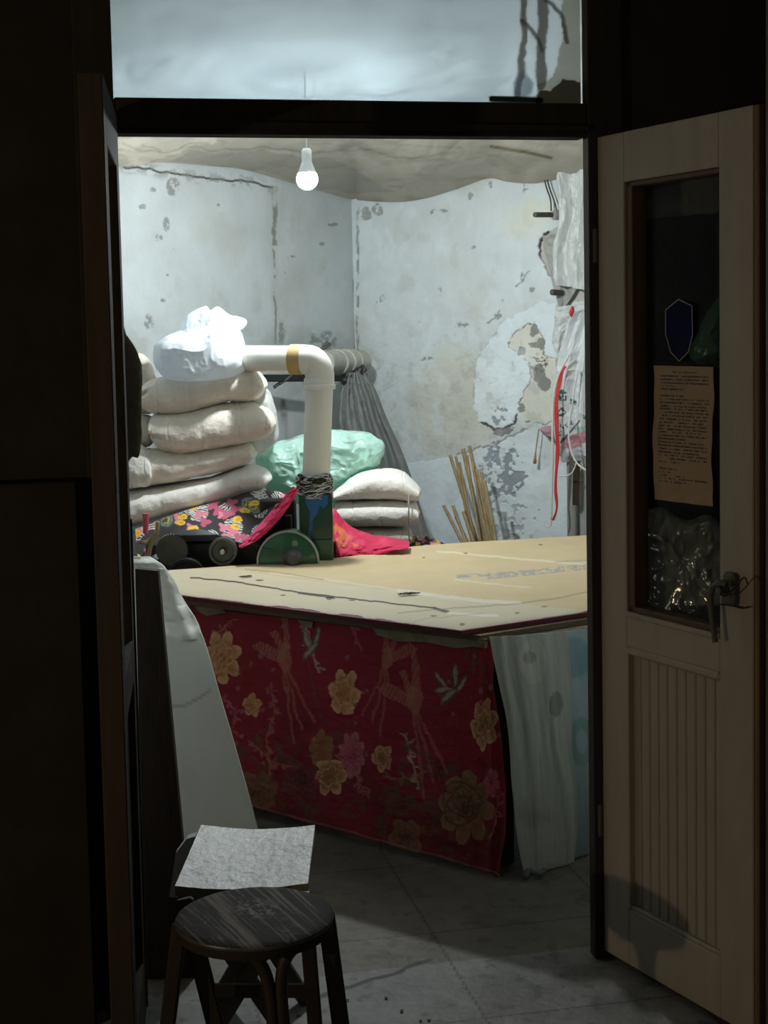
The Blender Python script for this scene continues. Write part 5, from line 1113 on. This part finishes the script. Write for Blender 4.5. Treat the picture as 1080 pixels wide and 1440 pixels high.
G[..., 2] += (.02 * fbm(xx * 4, yy * 3, 0, 4) + .05 * sm(5.0, 5.9, yy) * ridge(xx * 2.4 + yy, yy * 1.6, 0, 6)) * sm(0, .15, lin(0, 1, nv))[None]
c = paint_tarp(*proj(G.reshape(-1, 3))).reshape(G.shape)
tag(MB().slab(G, np.array([0, 0, .006]), c).build('ceiling_tarp', 'tarp', smooth=True), 'sagging beige tarpaulin stretched below the ceiling', 'tarpaulin')

# ------------------------------------------------------------ bulb
bc = at(432, 252, 5.72); lb = thing('light_bulb', 'lit white globe bulb hanging under the tarpaulin', 'light bulb', bc)
r = .040; prof = [(0, -r)] + [(r * math.cos(t), r * math.sin(t)) for t in lin(-1.45, .45, 22)] + [(.034, r * .55), (.033, r * .6)]
MB().lathe(prof, bc, (0, 0, 1), 32).build('globe', 'bulb', lb, smooth=True)
MB().lathe([(.0345, r * .44), (.034, r * .7), (.026, r * 1.15), (.021, r * 1.5), (.019, r * 1.6), (.019, r * 2.7), (.012, r * 2.9), (0, r * 2.9)], bc, (0, 0, 1), 28).build('socket', 'bulbbase', lb, smooth=40)
tz = 2.56
MB().tube([bc + Z * r * 3.0, np.array([bc[0], bc[1], tz + .03])], .0022, 8).build('cord', 'bulbbase', lb)

# ================================================================== STOOLS
def paint_seat(x, y):
    c = np.broadcast_to(np.array((.022, .017, .015)), (len(x), 3)).copy()
    a = (x * .83 - y * .9); b = (x * .35 + y * .6)
    st = fbm(a * .28, b * .02, 0, 3, 3); c = over(c, sm(.08, .4, st) * .85, (.22, .20, .18)); c = over(c, sm(.1, .5, fbm(a * .6, b * .03, 0, 23, 3)) * .6, (.008, .006, .005))
    q = sm(1.2, .2, ((x - 365) / 38) ** 2 + ((y - 1277) / 16) ** 2); c = over(c, q * sm(-.1, .4, fbm(x * .25, y * .4, 0, 7)) * .7, (.32, .30, .28))
    c = over(c, sm(.35, .6, fbm(x * .03, y * .06, 0, 17)) * .4, (.17, .155, .14)); return c
rs_c = atz(358, 1284, .455); rst = thing('round_stool', 'dark round stool with a worn striped seat and bent wood legs in front', 'stool', (rs_c[0], rs_c[1], 0))
rS = .150; nR_, nT = 60, 220; rr = lin(0, 1, nR_); th = lin(0, 2 * math.pi, nT)
G = np.zeros((nR_, nT, 3)); G[..., 0] = rs_c[0] + rS * rr[:, None] * np.cos(th)[None]; G[..., 1] = rs_c[1] + rS * rr[:, None] * np.sin(th)[None]; G[..., 2] = .455 - .006 * (rr[:, None] ** 14) + .0006 * fbm(G[..., 0] * 40, G[..., 1] * 40, 0, 3)
mb = MB(); mb.grid(G, paint_seat(*proj(G.reshape(-1, 3))).reshape(G.shape))
mb.lathe([(rS * .93, -.034), (rS * .995, -.030), (rS * 1.005, -.018), (rS, -.006)], [rs_c[0], rs_c[1], .455], (0, 0, 1), 96, col=(.03, .024, .02), cap=1)
mb.build('seat', 'seatdark', rst, smooth=40)
mb = MB(); mb.lathe([(rS * 1.0, -.014), (rS * 1.008, -.010), (rS * 1.008, -.008), (rS * 1.0, -.006), (rS * 1.0, -.014)], [rs_c[0], rs_c[1], .455], (0, 0, 1), 96); mb.build('edge_trim', 'pulley', rst, smooth=40, label='thin shiny edge band')
def toz(p, q, z=0.0): p, q = np.array(p), np.array(q); return p + (q - p) * (p[2] - z) / (p[2] - q[2])
zS = .425
for (a, b, c_, d_, Y, w) in ((272, 1316, 303, 1440, 2.93, .036), (434, 1330, 443, 1440, 2.95, .030), (461, 1305, 479, 1440, 2.84, .034), (252, 1308, 236, 1440, 2.80, .030)):
    p, q = at(a, b, Y), at(c_, d_, Y); p = toz(q, p, zS) if False else p + (p - q) / (p[2] - q[2]) * (zS - p[2]); q = toz(p, q, .0)
    mb = MB(); mb.bar(p, q, .020, w, upd=(1, 0, 0), bev=.005); mb.build('leg', 'stoolwood', rst)
Yf = 2.735
for pts in ([(300, 1327), (322, 1329), (345, 1335), (362, 1350), (374, 1372), (381, 1405), (384, 1440)], [(428, 1325), (412, 1334), (401, 1350), (396, 1375), (396, 1405), (399, 1440)]):
    P_ = [at(a, b, Yf) for a, b in pts]; e_ = P_[-1].copy(); e_[2] = 0.0; e_[0] += (.006); P_ = np.vstack([crv(P_, 26), [e_]])
    mb = MB(); mb.tube(P_, .0125, 10); mb.build('bent_brace', 'stoolwood', rst, smooth=True)
mb = MB(); mb.bar(at(300, 1393, 2.93), at(445, 1393, 2.95), .016, .028, bev=.004); mb.build('stretcher', 'stoolwood', rst)
# square stool
sq = [atz(283, 1160, .415), atz(443, 1160, .415), atz(433, 1242, .395), atz(246, 1246, .395)]
ctr = sum(sq) / 4; st2 = thing('square_stool', 'small square stool with a scuffed pale grey seat behind the round stool', 'stool', (ctr[0], ctr[1], 0))
def paint_board(x, y):
    c = np.broadcast_to(np.array((.78, .81, .81)), (len(x), 3)).copy(); X, Y = warp(x, y, 6, 6, .06)
    c = over(c, sm(.0, .5, fbm(X * .05, Y * .08, 0, 4)) * .6, (.58, .60, .59)); c = over(c, (np.abs(fbm(X * .06, Y * .07, 0, 8)) < .035) * .5, (.15, .15, .15)); c = over(c, (np.abs(fbm(X * .09, Y * .04, 2, 12)) < .03) * .4, (.13, .13, .13))
    rs = np.random.RandomState(31)
    for k in range(70):
        a, b = rs.uniform(250, 440), rs.uniform(1163, 1244); an = rs.choice([0, 1.5]) + rs.randn() * .4; L_ = rs.uniform(3, 14)
        c = over(c, sm(1.3, .3, dline(x, y, [(a, b), (a + L_ * math.cos(an), b + L_ * .5 * math.sin(an)), (a + L_ * 1.3 * math.cos(an + .6), b + L_ * .7 * math.sin(an + .6))])) * rs.uniform(.3, .7), (.16, .17, .17) if k % 3 else (.95, .97, .97))
    c = over(c, sm(3, .5, dline(x, y, [(365, 1162), (374, 1163)])) * .8, (.05, .05, .05)); return c
nu, nv = 150, 120; U = lin(0, 1, nu)[:, None, None]; V = lin(0, 1, nv)[None, :, None]
G = (sq[0] * (1 - U) + sq[1] * U) * (1 - V) + (sq[3] * (1 - U) + sq[2] * U) * V
G[..., 2] += -.010 * np.sin(U[..., 0] * math.pi) + .0012 * fbm(G[..., 0] * 30, G[..., 1] * 30, 0, 4)
c = paint_board(*proj(G.reshape(-1, 3))).reshape(G.shape)
MB().slab(G, np.array([0, 0, -.022]), c, cside=(.12, .11, .09)).build('seat', 'board', st2, smooth=35)
mb = MB(); z_ = .365
for (i, j) in ((0, 1), (1, 2), (2, 3), (3, 0)):
    p, q = sq[i] * .9 + ctr * .1, sq[j] * .9 + ctr * .1; p, q = p.copy(), q.copy(); p[2] = q[2] = z_; mb.bar(p, q, .02, .035)
mb.build('apron', 'boardside', st2)
for (i, j) in ((0, 1), (1, 0), (3, 2), (2, 3)):
    p, q = sq[i] * .85 + ctr * .15, sq[j] * .80 + ctr * .2; p, q = p.copy(), q.copy(); p[2] = .37; q[2] = 0; p[1] += .012 * (1 if i % 2 else -1); q[1] = p[1]
    MB().bar(p, q, .018, .034, upd=(1, 0, 0)).build('leg', 'boardside', st2)
# second grey stool corner just behind the square one
mb = MB(); pl_ = [(247, 1200), (262, 1180), (275, 1176), (262, 1250), (250, 1262), (238, 1262)]
solid_poly(mb, [at(a, b, 3.42) for a, b in pl_], (0, .03, 0)); o = st2
mb.build('side_board', 'board', st2, label='narrow grey board at the left side')

# floor litter
rs = np.random.RandomState(8)
for k in range(7):
    a, b = rs.uniform(485, 620), rs.uniform(1390, 1436)
    if k > 5: a, b = rs.uniform(395, 440), rs.uniform(1400, 1436)
    p = atz(a, b, 0); mb = MB(); r_ = rs.uniform(.002, .005); n = 6
    V = np.array([[p[0] + r_ * math.cos(t) * rs.uniform(.6, 1.4), p[1] + r_ * math.sin(t) * rs.uniform(.6, 1.4), 0] for t in lin(0, 2 * math.pi, n + 1)[:-1]]); solid_poly(mb, V, (0, 0, r_ * .4), col=None)
    tag(mb.build('floor_crumb', 'debris'), 'small crumb of debris on the lit concrete right of the stools', 'debris', 'crumbs on the doorway floor')

# ================================================================== LIGHT
w = bpy.data.worlds.new('night'); SC.world = w; w.use_nodes = True
w.node_tree.nodes['Background'].inputs[0].default_value = (.30, .34, .36, 1); w.node_tree.nodes['Background'].inputs[1].default_value = .012
def area(name, loc, tgt, size, power, col):
    l = bpy.data.lights.new(name, 'AREA'); l.shape = 'DISK'; l.size = size; l.energy = power; l.color = col
    o = bpy.data.objects.new(name, l); COL.objects.link(o); o.location = loc; o.rotation_euler = (Vector(tgt) - Vector(loc)).to_track_quat('-Z', 'Y').to_euler(); return o
area('street_lamp', (-2.42, .88, 1.16), (.6, 3.4, .8), .05, 7.0, (1, .78, .48))
area('street_glow', (.2, -1.5, 2.2), (.6, 3.4, 1.2), .8, 2.2, (1, .9, .75))

vs = SC.view_settings; vs.view_transform = 'Standard'; vs.look = 'None'; vs.gamma = 1; vs.use_curve_mapping = False; vs.exposure = .70
SC.cycles.use_denoising = True
SC.cycles.max_bounces = 10; SC.cycles.diffuse_bounces = 6; SC.cycles.sample_clamp_indirect = 6
SC.cycles.caustics_reflective = False; SC.cycles.caustics_refractive = False
for o in SC.objects:
    if '_o' in o: del o['_o']
